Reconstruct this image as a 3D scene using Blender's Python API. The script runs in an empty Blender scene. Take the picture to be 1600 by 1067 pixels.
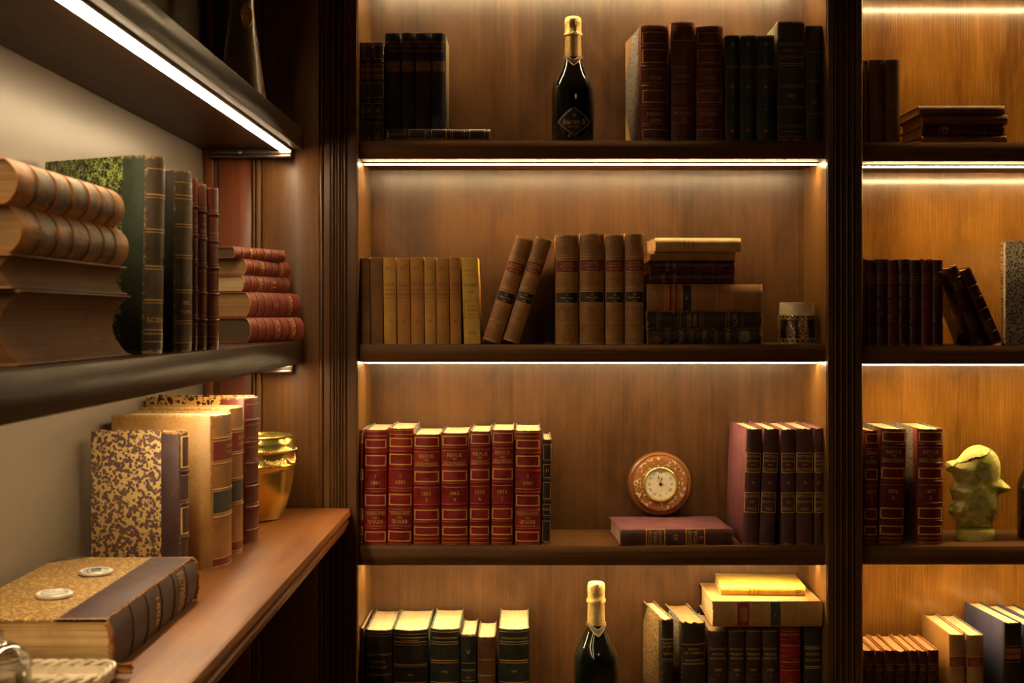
import bpy, bmesh, math, random
from math import sin, cos, pi, sqrt, radians, atan2
from mathutils import Vector, Matrix
random.seed(7)
SC = bpy.context.scene
COL = SC.collection

# ------------------------------------------------------------------ camera, world, exposure
F = 2071.0            # focal length in pixels of the 1600 wide frame
CX, CY = 821.0, 495.0 # principal point
ZC = 1.40             # camera height
D = 2.90              # distance of the bookcase fronts
cam = bpy.data.cameras.new('camera'); co = bpy.data.objects.new('camera', cam); COL.objects.link(co)
co.location = (0, 0, ZC); co.rotation_euler = (pi/2, 0, 0)
cam.sensor_width = 36.0; cam.lens = F/1600*36.0
cam.shift_x = -(CX-800)/1600.0; cam.shift_y = -(533.5-CY)/1600.0
cam.clip_start = 0.05
cam.dof.use_dof = True; cam.dof.focus_distance = 2.93; cam.dof.aperture_fstop = 9.0
SC.camera = co
w = bpy.data.worlds.new('world'); SC.world = w; w.use_nodes = True
w.node_tree.nodes['Background'].inputs[0].default_value = (1.0, 0.72, 0.45, 1)
w.node_tree.nodes['Background'].inputs[1].default_value = 0.006
SC.view_settings.view_transform = 'Standard'; SC.view_settings.look = 'None'
SC.view_settings.gamma = 1.0; SC.view_settings.use_curve_mapping = False
SC.view_settings.exposure = 0.0
LED_COL = (1.0, 0.70, 0.345)
LED_COL_RIGHT = (1.0, 0.66, 0.29)
LED_COL_LEFT = (1.0, 0.73, 0.43)
LED_BACK, LED_RIGHT, LED_LEFT = 130.0, 140.0, 41.0
# weak fill lamp added overhead behind the camera, out of view
ld = bpy.data.lights.new('fill_lamp', 'AREA'); ld.energy = 2.5; ld.color = (1.0, 0.70, 0.42); ld.shape = 'DISK'; ld.size = 0.5
lo = bpy.data.objects.new('fill_lamp', ld); COL.objects.link(lo); lo.location = (0.9, -0.6, 2.5); lo.rotation_euler = (radians(20), 0, 0)

def PX(px, Y): return (px-CX)/F*Y
def PZ(py, Y): return ZC + (CY-py)/F*Y

# ------------------------------------------------------------------ materials
class NT:
    def __init__(s, name):
        s.m = bpy.data.materials.new(name); s.m.use_nodes = True
        s.t = s.m.node_tree; s.n = s.t.nodes; s.n.clear()
        s.out = s.n.new('ShaderNodeOutputMaterial'); s.b = s.n.new('ShaderNodeBsdfPrincipled')
        s.l(s.b.outputs[0], s.out.inputs[0])
        s.tc = s.n.new('ShaderNodeTexCoord'); s.info = None
    def l(s, a, b): s.t.links.new(a, b)
    def set(s, **k):
        for a, v in k.items():
            i = s.b.inputs[a.replace('_', ' ')]
            if hasattr(v, 'is_linked') or hasattr(v, 'links'): s.l(v, i)
            else: i.default_value = (*v, 1) if isinstance(v, tuple) and len(v) == 3 else v
    def obj(s, scale=(1, 1, 1), rnd=True, src='Object'):
        mp = s.n.new('ShaderNodeMapping'); mp.inputs['Scale'].default_value = scale
        s.l(s.tc.outputs[src], mp.inputs[0])
        if rnd:
            if not s.info: s.info = s.n.new('ShaderNodeObjectInfo')
            mu = s.n.new('ShaderNodeMath'); mu.operation = 'MULTIPLY'; mu.inputs[1].default_value = 37.0
            s.l(s.info.outputs['Random'], mu.inputs[0]); s.l(mu.outputs[0], mp.inputs['Location'])
        return mp.outputs[0]
    def noise(s, v, scale, detail=4, rough=.55, dist=0):
        n = s.n.new('ShaderNodeTexNoise'); s.l(v, n.inputs['Vector'])
        n.inputs['Scale'].default_value = scale; n.inputs['Detail'].default_value = detail
        n.inputs['Roughness'].default_value = rough; n.inputs['Distortion'].default_value = dist
        return n.outputs[0]
    def vor(s, v, scale, feat='F1', rnd=1.0):
        n = s.n.new('ShaderNodeTexVoronoi'); n.feature = feat; s.l(v, n.inputs['Vector'])
        n.inputs['Scale'].default_value = scale; n.inputs['Randomness'].default_value = rnd
        return n.outputs['Distance']
    def ramp(s, f, stops, interp='LINEAR'):
        r = s.n.new('ShaderNodeValToRGB'); s.l(f, r.inputs[0]); cr = r.color_ramp; cr.interpolation = interp
        while len(cr.elements) < len(stops): cr.elements.new(.5)
        for e, (p, c) in zip(cr.elements, stops):
            e.position = p; e.color = (c, c, c, 1) if not isinstance(c, tuple) else (*c, 1)
        return r.outputs[0]
    def mix(s, f, a, b, mode='MIX'):
        m = s.n.new('ShaderNodeMix'); m.data_type = 'RGBA'; m.blend_type = mode
        for v, i in ((f, m.inputs[0]), (a, m.inputs[6]), (b, m.inputs[7])):
            if hasattr(v, 'links'): s.l(v, i)
            elif isinstance(v, tuple): i.default_value = (*v, 1)
            else: i.default_value = v
        return m.outputs[2]
    def math(s, op, a, b=0.0, c=0.0):
        m = s.n.new('ShaderNodeMath'); m.operation = op
        for v, i in ((a, m.inputs[0]), (b, m.inputs[1]), (c, m.inputs[2])):
            if hasattr(v, 'links'): s.l(v, i)
            else: i.default_value = v
        return m.outputs[0]
    def mr(s, v, a, b, c=0.0, d=1.0):
        m = s.n.new('ShaderNodeMapRange'); s.l(v, m.inputs[0])
        for i, x in zip((1, 2, 3, 4), (a, b, c, d)): m.inputs[i].default_value = x
        return m.outputs[0]
    def bump(s, h, strength=.3, dist=.001):
        b = s.n.new('ShaderNodeBump'); s.l(h, b.inputs['Height'])
        b.inputs['Strength'].default_value = strength; b.inputs['Distance'].default_value = dist
        s.l(b.outputs[0], s.b.inputs['Normal'])

def mul(c, k): return tuple(x*k for x in c)

def wood(name, dark, light, axis='z', rough=.35, scale=1.0, coat=0.0, mott=.5, bump=.12, g=1.0, spec=.35):
    t = NT(name)
    def sc(a, o): return tuple(a if ax == axis else o for ax in 'xyz')
    fine = t.noise(t.obj(sc(7, 620), False), scale, 3, .6)
    mid = t.noise(t.obj(sc(1.6, 90), False), scale, 5, .6)
    big = t.noise(t.obj(sc(3.0, 7), False), scale, 5, .6, .6)
    f = t.math('ADD', t.math('MULTIPLY', fine, .28*g), t.math('ADD', t.math('MULTIPLY', mid, .30*g), t.math('MULTIPLY', big, .42*mott+.1)))
    w_ = (.58*g+.10+.42*mott)/2
    f = t.mr(f, w_-.13, w_+.15)
    c = t.mix(f, dark, light)
    speck = t.ramp(t.noise(t.obj((40, 40, 40), False), 1, 2), [(.72, 0.0), (.80, 1.0)])
    c = t.mix(t.math('MULTIPLY', speck, .05), c, mul(light, 1.8))
    t.set(Base_Color=c, Roughness=t.mr(fine, .3, .7, rough-.05, rough+.08))
    t.b.inputs['Specular IOR Level'].default_value = spec; t.b.inputs['Coat Weight'].default_value = coat; t.b.inputs['Coat Roughness'].default_value = max(.08, rough-.12)
    t.bump(fine, bump, .0006)
    return t.m

def leather(name, base, dark=None, worn=(.45, .26, .10), wear=.5, rough=.42, mott=.6, scuff=.3, bump=.35, speck=None):
    dark = dark or mul(base, .45)
    t = NT(name)
    v = t.obj((1, 1, 1))
    n1 = t.noise(v, 28, 6, .6); n2 = t.noise(v, 160, 5, .65); n3 = t.noise(t.obj((1, 1, .35)), 90, 5, .7)
    c = t.mix(t.mr(n1, .5-mott*.3, .5+mott*.3), dark, base)
    if speck:
        sp = t.ramp(t.noise(v, 420, 3, .6), [(.52, 0.0), (.62, 1.0)])
        c = t.mix(t.math('MULTIPLY', sp, .65), c, speck)
    sx = t.n.new('ShaderNodeSeparateXYZ'); t.l(t.tc.outputs['Generated'], sx.inputs[0])
    ez = t.math('MULTIPLY', t.math('ABSOLUTE', t.math('SUBTRACT', sx.outputs[2], .5)), 2.0)
    ex = t.math('MULTIPLY', t.math('ABSOLUTE', t.math('SUBTRACT', sx.outputs[0], .5)), 2.0)
    exw = t.n.new('ShaderNodeValue'); exw.name = 'EXW'; exw.outputs[0].default_value = .55
    e = t.math('MAXIMUM', t.mr(ez, .93, 1.0), t.math('MULTIPLY', t.mr(ex, .80, 1.0), exw.outputs[0]))
    m = t.math('ADD', t.math('MULTIPLY', e, .75), t.math('MULTIPLY', t.math('SUBTRACT', n2, .5), 1.6))
    m = t.mr(m, .62-.35*wear, .80-.35*wear)
    c = t.mix(t.math('MULTIPLY', m, min(1, .45+.5*wear)), c, worn)
    sc = t.ramp(n3, [(.60, 0.0), (.72, 1.0)])
    c = t.mix(t.math('MULTIPLY', sc, scuff), c, tuple(x*.6+y*.4 for x, y in zip(worn, base)))
    t.set(Base_Color=c, Roughness=t.mr(n1, .3, .7, rough-.06, rough+.14))
    t.b.inputs['Specular IOR Level'].default_value = .45
    t.bump(t.math('ADD', n2, t.math('MULTIPLY', n1, .7)), bump, .0012)
    return t.m

def cloth(name, base, rough=.75, var=.25):
    t = NT(name)
    n1 = t.noise(t.obj((1, 1, 1)), 25, 5, .6); n2 = t.noise(t.obj((1, 1, 1)), 900, 2, .5)
    c = t.mix(t.mr(n1, .3, .7), mul(base, 1-var), mul(base, 1+var))
    t.set(Base_Color=c, Roughness=rough); t.bump(n2, .2, .0004)
    return t.m

def blobs(name, ground, spots, ring=None, scale=95, th=.5, rough=.6, extra=None):
    """decorated paper: spots of colour on a ground"""
    t = NT(name); v = t.obj((1, 1, 1))
    d = t.noise(v, scale*.8, 3, .6); cell = t.vor(v, scale*1.15)
    f = t.math('ADD', cell, t.math('MULTIPLY', t.math('SUBTRACT', d, .5), 1.7))
    k = t.ramp(f, [(th-.05, 1.0), (th, 0.0)])
    c = t.mix(k, ground, spots)
    if ring:
        k2 = t.ramp(f, [(th-.30, 0.0), (th-.24, 1.0), (th-.10, 1.0), (th-.06, 0.0)])
        c = t.mix(t.math('MULTIPLY', k2, .75), c, ring)
    if extra:
        k3 = t.ramp(t.noise(v, scale*.6, 2), [(.66, 0.0), (.69, 1.0)])
        c = t.mix(t.math('MULTIPLY', k3, .6), c, extra)
    soil = t.ramp(t.noise(v, 12, 5, .6), [(.45, 0.0), (.75, 1.0)])
    c = t.mix(t.math('MULTIPLY', soil, .25), c, mul(ground, .45))
    t.set(Base_Color=c, Roughness=rough); t.bump(t.noise(v, 300, 2), .1, .0004)
    return t.m

def veins(name, ground, vein, scale=60, width=.10, rough=.45):
    t = NT(name); v = t.obj((1, 1, 1))
    nz = t.n.new('ShaderNodeTexNoise'); t.l(v, nz.inputs['Vector']); nz.inputs['Scale'].default_value = scale*1.2
    vm = t.n.new('ShaderNodeVectorMath'); vm.operation = 'MULTIPLY_ADD'
    t.l(nz.outputs['Color'], vm.inputs[0]); vm.inputs[1].default_value = (.022,)*3; t.l(v, vm.inputs[2])
    e = t.vor(vm.outputs[0], scale, 'DISTANCE_TO_EDGE')
    brk = t.noise(v, scale*.8, 3)
    f = t.math('ADD', e, t.math('MULTIPLY', t.math('SUBTRACT', brk, .5), .38))
    k = t.ramp(f, [(width*.55, 1.0), (width*1.1, 0.0)])
    c = t.mix(k, ground, vein)
    t.set(Base_Color=c, Roughness=rough)
    return t.m

def pages(name, base, dark, contrast=.6, low=260):
    t = NT(name)
    f = t.noise(t.obj((1500, 4, 4)), 1, 2, .6); g = t.noise(t.obj((low, 3, 3)), 1, 3, .6)
    s = t.noise(t.obj((1, 1, 1)), 22, 4, .6)
    k = t.math('ADD', t.math('MULTIPLY', f, .5), t.math('MULTIPLY', g, .5))
    c = t.mix(t.math('MULTIPLY', t.mr(k, .35, .62, 1, 0), contrast), base, dark)
    c = t.mix(t.math('MULTIPLY', t.mr(s, .45, .75), .4), c, dark)
    t.set(Base_Color=c, Roughness=.8); t.bump(k, .6, .0008)
    return t.m

def plain(name, col, rough=.5, metal=0.0, **k):
    t = NT(name); v = t.obj((1, 1, 1))
    n = t.noise(v, 60, 4)
    t.set(Base_Color=t.mix(t.mr(n, .3, .7), mul(col, .82), mul(col, 1.12)), Roughness=t.mr(n, .3, .7, max(.02, rough-.05), rough+.07), Metallic=metal)
    for a, b in k.items(): t.b.inputs[a.replace('_', ' ')].default_value = b
    return t.m

def emit(name, strength, pitch=0.0, axis=0, col=LED_COL):
    t = NT(name); t.set(Base_Color=(.9, .9, .85), Emission_Color=col)
    if pitch:
        sx = t.n.new('ShaderNodeSeparateXYZ'); t.l(t.tc.outputs['Object'], sx.inputs[0])
        s_ = t.math('ADD', .62, t.math('MULTIPLY', .38, t.math('ABSOLUTE', t.math('SINE', t.math('MULTIPLY', sx.outputs[axis], pi/pitch)))))
        t.l(t.math('MULTIPLY', t.math('POWER', s_, 3.0), strength*1.5), t.b.inputs['Emission Strength'])
    else: t.b.inputs['Emission Strength'].default_value = strength
    return t.m

M = {}
M['back'] = wood('walnut_back_panel', (.040, .017, .005), (.138, .064, .021), rough=.36, coat=.5, mott=1.1, g=.7)
M['backr'] = wood('golden_back_panel', (.105, .042, .005), (.265, .122, .016), rough=.24, coat=1.0, mott=1.5, g=.45)
M['side'] = wood('side_panel_wood', (.10, .043, .010), (.235, .112, .026), rough=.32, coat=.3)
M['shelfw'] = wood('shelf_wood', (.055, .022, .006), (.185, .082, .022), 'x', rough=.52, coat=0, mott=.3, spec=.2)
M['shelfy'] = wood('wall_shelf_wood', (.015, .006, .0026), (.050, .021, .0085), 'y', rough=.40, coat=0, mott=.4, spec=.16, bump=.02)
M['pil'] = wood('pilaster_wood', (.045, .018, .006), (.165, .072, .021), rough=.32, coat=.12)
M['panel'] = wood('end_panel_wood', (.085, .034, .010), (.215, .098, .028), rough=.40, coat=.05)
M['red_panel'] = wood('reddish_panel_wood', (.14, .036, .012), (.27, .080, .028), rough=.33, coat=.2, mott=.2)
M['counter'] = wood('counter_wood', (.13, .040, .008), (.30, .108, .020), 'y', rough=.40, coat=0, mott=.9, spec=.28)
M['dark'] = wood('dark_cabinet_wood', (.005, .0025, .0015), (.012, .006, .003), rough=.6); M['dark'].node_tree.nodes['Principled BSDF'].inputs['Specular IOR Level'].default_value = .12
t = NT('grey_beige_wall'); n = t.noise(t.obj((1, 1, 1), False), 3, 4); t.set(Base_Color=t.mix(t.mr(n, .3, .7), (.185, .152, .110), (.215, .178, .128)), Roughness=.34); t.bump(t.noise(t.obj((1, 1, 1), False), 260, 3), .08, .0005); M['wall'] = t.m
M['ceil'] = plain('dim_ceiling', (.25, .22, .18), .9)
M['floor'] = wood('floor_wood', (.07, .035, .015), (.2, .11, .05), 'y', rough=.4)
M['metal'] = plain('strip_aluminium', (.22, .19, .15), .5, .6)
M['bracket'] = plain('bracket_dark_metal', (.16, .12, .09), .35, .8)
M['screw'] = plain('screw_metal', (.6, .55, .48), .3, 1.0)
M['ledb'] = emit('led_centre', LED_BACK, 12*D/F, 0)
M['ledr'] = emit('led_right', LED_RIGHT, 12*D/F, 0, LED_COL_RIGHT)
M['ledl'] = emit('led_left', LED_LEFT, col=LED_COL_LEFT)
M['gilt'] = plain('gilt', (.74, .45, .12), .42, .2)
M['giltdim'] = plain('gilt_dim', (.52, .29, .09), .5, .2)
M['ink'] = plain('faded_ink', (.16, .05, .015), .7)
M['pg'] = pages('page_cream', (.72, .55, .30), (.36, .22, .09), .55)
M['pgold'] = pages('page_gilt_yellow', (.78, .56, .24), (.42, .23, .07), .5)
M['pgbr'] = pages('page_brown', (.50, .30, .115), (.24, .115, .035), .7)
M['pgor'] = pages('page_orange_brown', (.27, .115, .026), (.12, .045, .010), .8)
M['pgfol'] = pages('page_folio', (.74, .52, .22), (.24, .12, .03), .95, 95)
M['pgdk'] = pages('page_dark', (.17, .11, .05), (.08, .045, .02), .6)
M['red'] = leather('red_leather', (.33, .026, .018), (.17, .013, .010), (.42, .16, .07), .30, .30, scuff=.15)
M['redd'] = leather('deep_red_leather', (.20, .020, .014), (.095, .010, .008), (.40, .16, .08), .35, .34, scuff=.15)
M['redb'] = leather('red_brown_leather', (.19, .045, .025), (.09, .018, .011), (.45, .24, .12), .5, .36, scuff=.25)
M['redw'] = leather('worn_red_leather', (.25, .030, .020), (.13, .026, .016), (.55, .28, .09), .65, .36, scuff=.35)
M['mar'] = leather('maroon_leather', (.085, .020, .016), (.035, .009, .008), (.42, .15, .07), .55, .27, scuff=.2)
M['blk'] = leather('black_leather', (.040, .030, .022), (.016, .012, .009), (.30, .19, .09), .45, .40, scuff=.15)
M['blkw'] = leather('worn_black_leather', (.045, .032, .022), (.018, .012, .009), (.45, .27, .10), .85, .42, scuff=.3)
M['grn'] = leather('green_black_leather', (.035, .038, .026), (.016, .018, .012), (.32, .24, .12), .5, .36, scuff=.25)
M['olive'] = leather('grey_olive_leather', (.135, .100, .058), (.062, .045, .026), (.50, .34, .14), .55, .40, scuff=.4)
M['olv2'] = leather('scuffed_brown_black_leather', (.120, .088, .055), (.038, .028, .018), (.55, .38, .16), .7, .30, scuff=.5)
M['jgrn'] = leather('dull_green_leather', (.060, .085, .055), (.034, .048, .032), (.40, .30, .14), .5, .5, scuff=.2)
M['navy'] = leather('navy_cloth', (.040, .038, .062), (.018, .016, .028), (.22, .16, .12), .45, .6, scuff=.2)
M['brn'] = leather('brown_leather', (.20, .085, .028), (.10, .038, .013), (.50, .30, .12), .4, .42, scuff=.2)
M['dbrn'] = leather('dark_brown_leather', (.075, .038, .020), (.034, .017, .010), (.48, .28, .12), .5, .42, scuff=.2)
M['calf'] = leather('mottled_calf', (.52, .265, .075), (.25, .105, .026), (.68, .44, .15), .45, .32, 1.0, .3, speck=(.13, .055, .018))
M['calfl'] = leather('tan_calf', (.50, .29, .085), (.30, .15, .040), (.66, .44, .16), .35, .42, 1.0, .2, speck=(.30, .15, .045))
t = NT('crackled_calf'); v = t.obj((1, 1, 1)); big = t.noise(v, 16, 5, .6, .5); fi = t.noise(v, 90, 5, .7)
sx = t.n.new('ShaderNodeSeparateXYZ'); t.l(t.tc.outputs['Generated'], sx.inputs[0])
edge = t.math('MAXIMUM', t.mr(t.math('ABSOLUTE', t.math('SUBTRACT', sx.outputs[2], .5)), .36, .50), t.mr(t.math('ABSOLUTE', t.math('SUBTRACT', sx.outputs[0], .5)), .30, .5))
kk = t.mr(t.math('ADD', t.math('ADD', big, t.math('MULTIPLY', edge, .42)), t.math('MULTIPLY', t.math('SUBTRACT', fi, .5), .9)), .50, .68)
cr_ = t.ramp(t.vor(v, 60, 'DISTANCE_TO_EDGE'), [(.0, 1.0), (.06, 0.0)])
c = t.mix(kk, (.150, .112, .068), (.54, .21, .024)); c = t.mix(t.math('MULTIPLY', cr_, .35), c, (.07, .04, .02))
c = t.mix(t.mr(fi, .62, .72), c, (.46, .36, .22))
t.set(Base_Color=c, Roughness=t.mr(fi, .3, .7, .30, .55)); t.bump(t.math('ADD', fi, t.math('MULTIPLY', big, 1.2)), .8, .003); M['calfw'] = t.m
M['tanb'] = leather('scuffed_tan_calf', (.46, .22, .065), (.20, .085, .025), (.60, .38, .15), .5, .36, 1.0, .5)
M['aubr'] = leather('aubergine_leather', (.085, .044, .042), (.048, .025, .024), (.50, .24, .07), .5, .58, scuff=.15)
M['purp'] = cloth('purple_red_cloth', (.185, .060, .070), .62)
M['purps'] = leather('purple_brown_cloth', (.115, .040, .034), (.060, .022, .018), (.42, .22, .10), .4, .6, scuff=.2)
M['yel'] = leather('ochre_paper', (.56, .33, .060), (.40, .21, .035), (.74, .52, .16), .3, .68, .8, .25, .2)
M['amb'] = leather('amber_paper', (.47, .22, .040), (.33, .14, .026), (.68, .42, .12), .3, .66, .8, .25, .2)
M['ambd'] = leather('dark_amber_paper', (.26, .12, .028), (.13, .055, .016), (.52, .30, .09), .3, .66, .8, .3, .2)
M['lem'] = leather('lemon_paper', (.70, .46, .085), (.55, .33, .05), (.80, .60, .22), .2, .6, .8, .15, .2)
M['vell'] = leather('parchment', (.62, .42, .15), (.46, .27, .08), (.72, .52, .22), .3, .55, .8, .2, .2)
M['gold'] = plain('golden_yellow_paper', (.80, .50, .065), .34)
M['navyc'] = cloth('dark_blue_cloth', (.050, .050, .105), .6)
M['m_pur'] = blobs('purple_cream_marbling', (.66, .47, .17), (.150, .072, .072), (.055, .026, .036), 165, .58, extra=(.08, .10, .08))
M['m_grn'] = veins('black_green_marbling', (.016, .012, .015), (.50, .66, .15), 140, .062, .35)
M['m_spk'] = blobs('brown_gold_speckle', (.13, .070, .026), (.50, .33, .10), None, 260, .42)
M['m_gold'] = blobs('gold_brown_speckle', (.27, .15, .042), (.62, .42, .12), None, 230, .40)
M['m_gry'] = blobs('grey_white_speckle', (.56, .50, .36), (.085, .070, .060), None, 240, .50)
M['m_blk'] = blobs('black_grey_speckle', (.32, .29, .25), (.055, .045, .045), None, 260, .52)
M['m_pgn'] = blobs('green_pebble_paper', (.24, .26, .16), (.060, .085, .055), None, 300, .50)
M['m_amb'] = veins('amber_black_marbling', (.035, .018, .010), (.60, .32, .08), 70, .17, .35)
M['m_yel'] = veins('yellow_blue_marbling', (.38, .28, .075), (.10, .10, .12), 110, .13, .5)
M['lab_r'] = leather('red_label', (.30, .030, .022), (.16, .016, .012), (.45, .2, .08), .4, .4, scuff=.2, bump=.1)
M['lab_k'] = leather('black_label', (.030, .027, .022), (.018, .016, .013), (.35, .22, .1), .3, .4, scuff=.2, bump=.1)
M['lab_g'] = leather('dark_green_label', (.055, .062, .048), (.035, .040, .032), (.35, .25, .1), .3, .4, scuff=.2, bump=.1)
M['lab_t'] = leather('tan_label', (.30, .18, .07), (.20, .11, .045), (.5, .35, .16), .4, .6, scuff=.3, bump=.1)
M['lab_o'] = leather('orange_tan_label', (.42, .15, .045), (.28, .09, .03), (.5, .3, .16), .3, .6, scuff=.2, bump=.1)
M['raw'] = leather('torn_leather', (.48, .20, .045), (.24, .085, .02), (.62, .34, .10), .6, .8, 1.0, .5, 1.2)

_fl = {}
def flatm(k):
    "the same leather for boards and joints: worn at head and tail only"
    m = M[k]
    if 'EXW' not in m.node_tree.nodes: return m
    if k not in _fl:
        _fl[k] = m.copy(); _fl[k].node_tree.nodes['EXW'].outputs[0].default_value = 0.0
    return _fl[k]

# ------------------------------------------------------------------ mesh builder
class MB:
    def __init__(s): s.v = []; s.f = []; s.mi = []; s.cur = 0
    def add(s, vs, fs):
        o = len(s.v); s.v += [tuple(p) for p in vs]; s.f += [tuple(o+i for i in f) for f in fs]; s.mi += [s.cur]*len(fs)
    def box(s, x0, x1, y0, y1, z0, z1, c=0.0):
        if x0 > x1: x0, x1 = x1, x0
        if y0 > y1: y0, y1 = y1, y0
        if z0 > z1: z0, z1 = z1, z0
        if c <= 0:
            s.add([(x, y, z) for z in (z0, z1) for y in (y0, y1) for x in (x0, x1)],
                  [(0, 2, 3, 1), (4, 5, 7, 6), (0, 1, 5, 4), (2, 6, 7, 3), (0, 4, 6, 2), (1, 3, 7, 5)]); return
        # chamfered box: rings
        def ring(z, i): return [(x0+i+c, y0+i, z), (x1-i-c, y0+i, z), (x1-i, y0+i+c, z), (x1-i, y1-i-c, z), (x1-i-c, y1-i, z), (x0+i+c, y1-i, z), (x0+i, y1-i-c, z), (x0+i, y0+i+c, z)]
        s.loft([ring(z0, c*.7), ring(z0+c, 0), ring(z1-c, 0), ring(z1, c*.7)])
    def loft(s, rings, caps=True, closed=True):
        n = len(rings[0]); vs = [p for r in rings for p in r]; fs = []
        for k in range(len(rings)-1):
            for i in range(n if closed else n-1):
                j = (i+1) % n
                fs.append((k*n+i, k*n+j, (k+1)*n+j, (k+1)*n+i))
        if caps: fs.append(tuple(range(n))[::-1]); fs.append(tuple((len(rings)-1)*n+i for i in range(n)))
        s.add(vs, fs)
    def lathe(s, prof, n=32, c=(0, 0), cap=True):
        rings = [[(c[0]+r*cos(2*pi*i/n), c[1]+r*sin(2*pi*i/n), z) for i in range(n)] for r, z in prof]
        s.loft(rings, cap)
    def prism(s, poly, axis, a, b):
        """poly of 2D points extruded from a to b along axis"""
        def p3(p, t): return {'y': (p[0], t, p[1]), 'z': (p[0], p[1], t), 'x': (t, p[0], p[1])}[axis]
        s.loft([[p3(p, a) for p in poly], [p3(p, b) for p in poly]])
    def tube(s, pts, r, n=6):
        rings = []
        for i, p in enumerate(pts):
            p = Vector(p); a = Vector(pts[max(0, i-1)]); b = Vector(pts[min(len(pts)-1, i+1)])
            d = (b-a).normalized(); u = d.cross(Vector((0, 0, 1)))
            if u.length < .01: u = d.cross(Vector((1, 0, 0)))
            u.normalize(); v = d.cross(u); rr = r[i] if isinstance(r, (list, tuple)) else r
            rings.append([tuple(p+u*rr*cos(2*pi*k/n)+v*rr*sin(2*pi*k/n)) for k in range(n)])
        s.loft(rings)
    def ball(s, c, r, n=8, sq=(1, 1, 1)):
        rings = []
        for k in range(1, n//2+1):
            a = pi*k/(n//2+1)
            rings.append([(c[0]+r*sq[0]*sin(a)*cos(2*pi*i/n), c[1]+r*sq[1]*sin(a)*sin(2*pi*i/n), c[2]-r*sq[2]*cos(a)) for i in range(n)])
        s.loft(rings)
    def mesh(s, name, mats, smooth=True, ang=.7, off=None):
        me = bpy.data.meshes.new(name)
        vs = s.v if off is None else [(a-off[0], b-off[1], c-off[2]) for a, b, c in s.v]
        me.from_pydata(vs, [], s.f)
        for m in (mats if isinstance(mats, (list, tuple)) else [mats]): me.materials.append(m)
        if any(s.mi): me.polygons.foreach_set('material_index', s.mi)
        bm = bmesh.new(); bm.from_mesh(me); bmesh.ops.recalc_face_normals(bm, faces=bm.faces); bm.to_mesh(me); bm.free()
        if smooth:
            me.polygons.foreach_set('use_smooth', [True]*len(me.polygons)); me.set_sharp_from_angle(angle=ang)
        return me
def link(name, me, parent=None):
    o = bpy.data.objects.new(name, me); COL.objects.link(o); o.parent = parent; return o
def tag(o, label=None, cat=None, group=None, kind=None):
    for k, v in (('label', label), ('category', cat), ('group', group), ('kind', kind)):
        if v: o[k] = v
    return o
def thing(name, label, cat, loc=(0, 0, 0), rot=(0, 0, 0), group=None):
    o = bpy.data.objects.new(name, None); o.empty_display_size = .03; COL.objects.link(o)
    o.location = loc; o.rotation_euler = rot; tag(o, label, cat, group); return o
def part(name, mb, mat, root, world=True, smooth=True, ang=.7, grand=None):
    """root: the thing's empty; grand: parent part when this is a sub-part"""
    me = mb.mesh(name, mat, smooth, ang, off=tuple(root.location) if world else None)
    return link(name, me, grand or root)
def struct(name, mb, mat):
    o = link(name, mb.mesh(name, mat)); o['kind'] = 'structure'; return o

# ------------------------------------------------------------------ text
_tc = {}
def text_mesh(s):
    if s in _tc: return _tc[s]
    cu = bpy.data.curves.new('t', 'FONT'); cu.body = s; cu.size = 1.0; cu.align_x = 'CENTER'; cu.resolution_u = 2
    ob = bpy.data.objects.new('t', cu); COL.objects.link(ob)
    me = bpy.data.meshes.new_from_object(ob.evaluated_get(bpy.context.evaluated_depsgraph_get()))
    vs = [(v.co.x, v.co.y) for v in me.vertices]; fs = [tuple(p.vertices) for p in me.polygons]
    bpy.data.objects.remove(ob); bpy.data.curves.remove(cu); bpy.data.meshes.remove(me)
    if vs:
        cx = (min(a for a, b in vs)+max(a for a, b in vs))/2
        vs = [(a-cx, b-.35) for a, b in vs]
    _tc[s] = (vs, fs); return _tc[s]
def put_text(mb, s, xc, zc, size, fn, maxw=None, rot=0.0):
    """fn(x, z) gives the point on the carrying surface"""
    vs, fs = text_mesh(s)
    if not vs: return
    wd = (max(a for a, b in vs)-min(a for a, b in vs))*size
    kx = min(1.0, maxw/wd) if maxw else 1.0
    out = []
    for a, b in vs:
        a *= size*kx; b *= size
        out.append(fn(xc+a*cos(rot)-b*sin(rot), zc+a*sin(rot)+b*cos(rot)))
    mb.add(out, fs)

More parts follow.
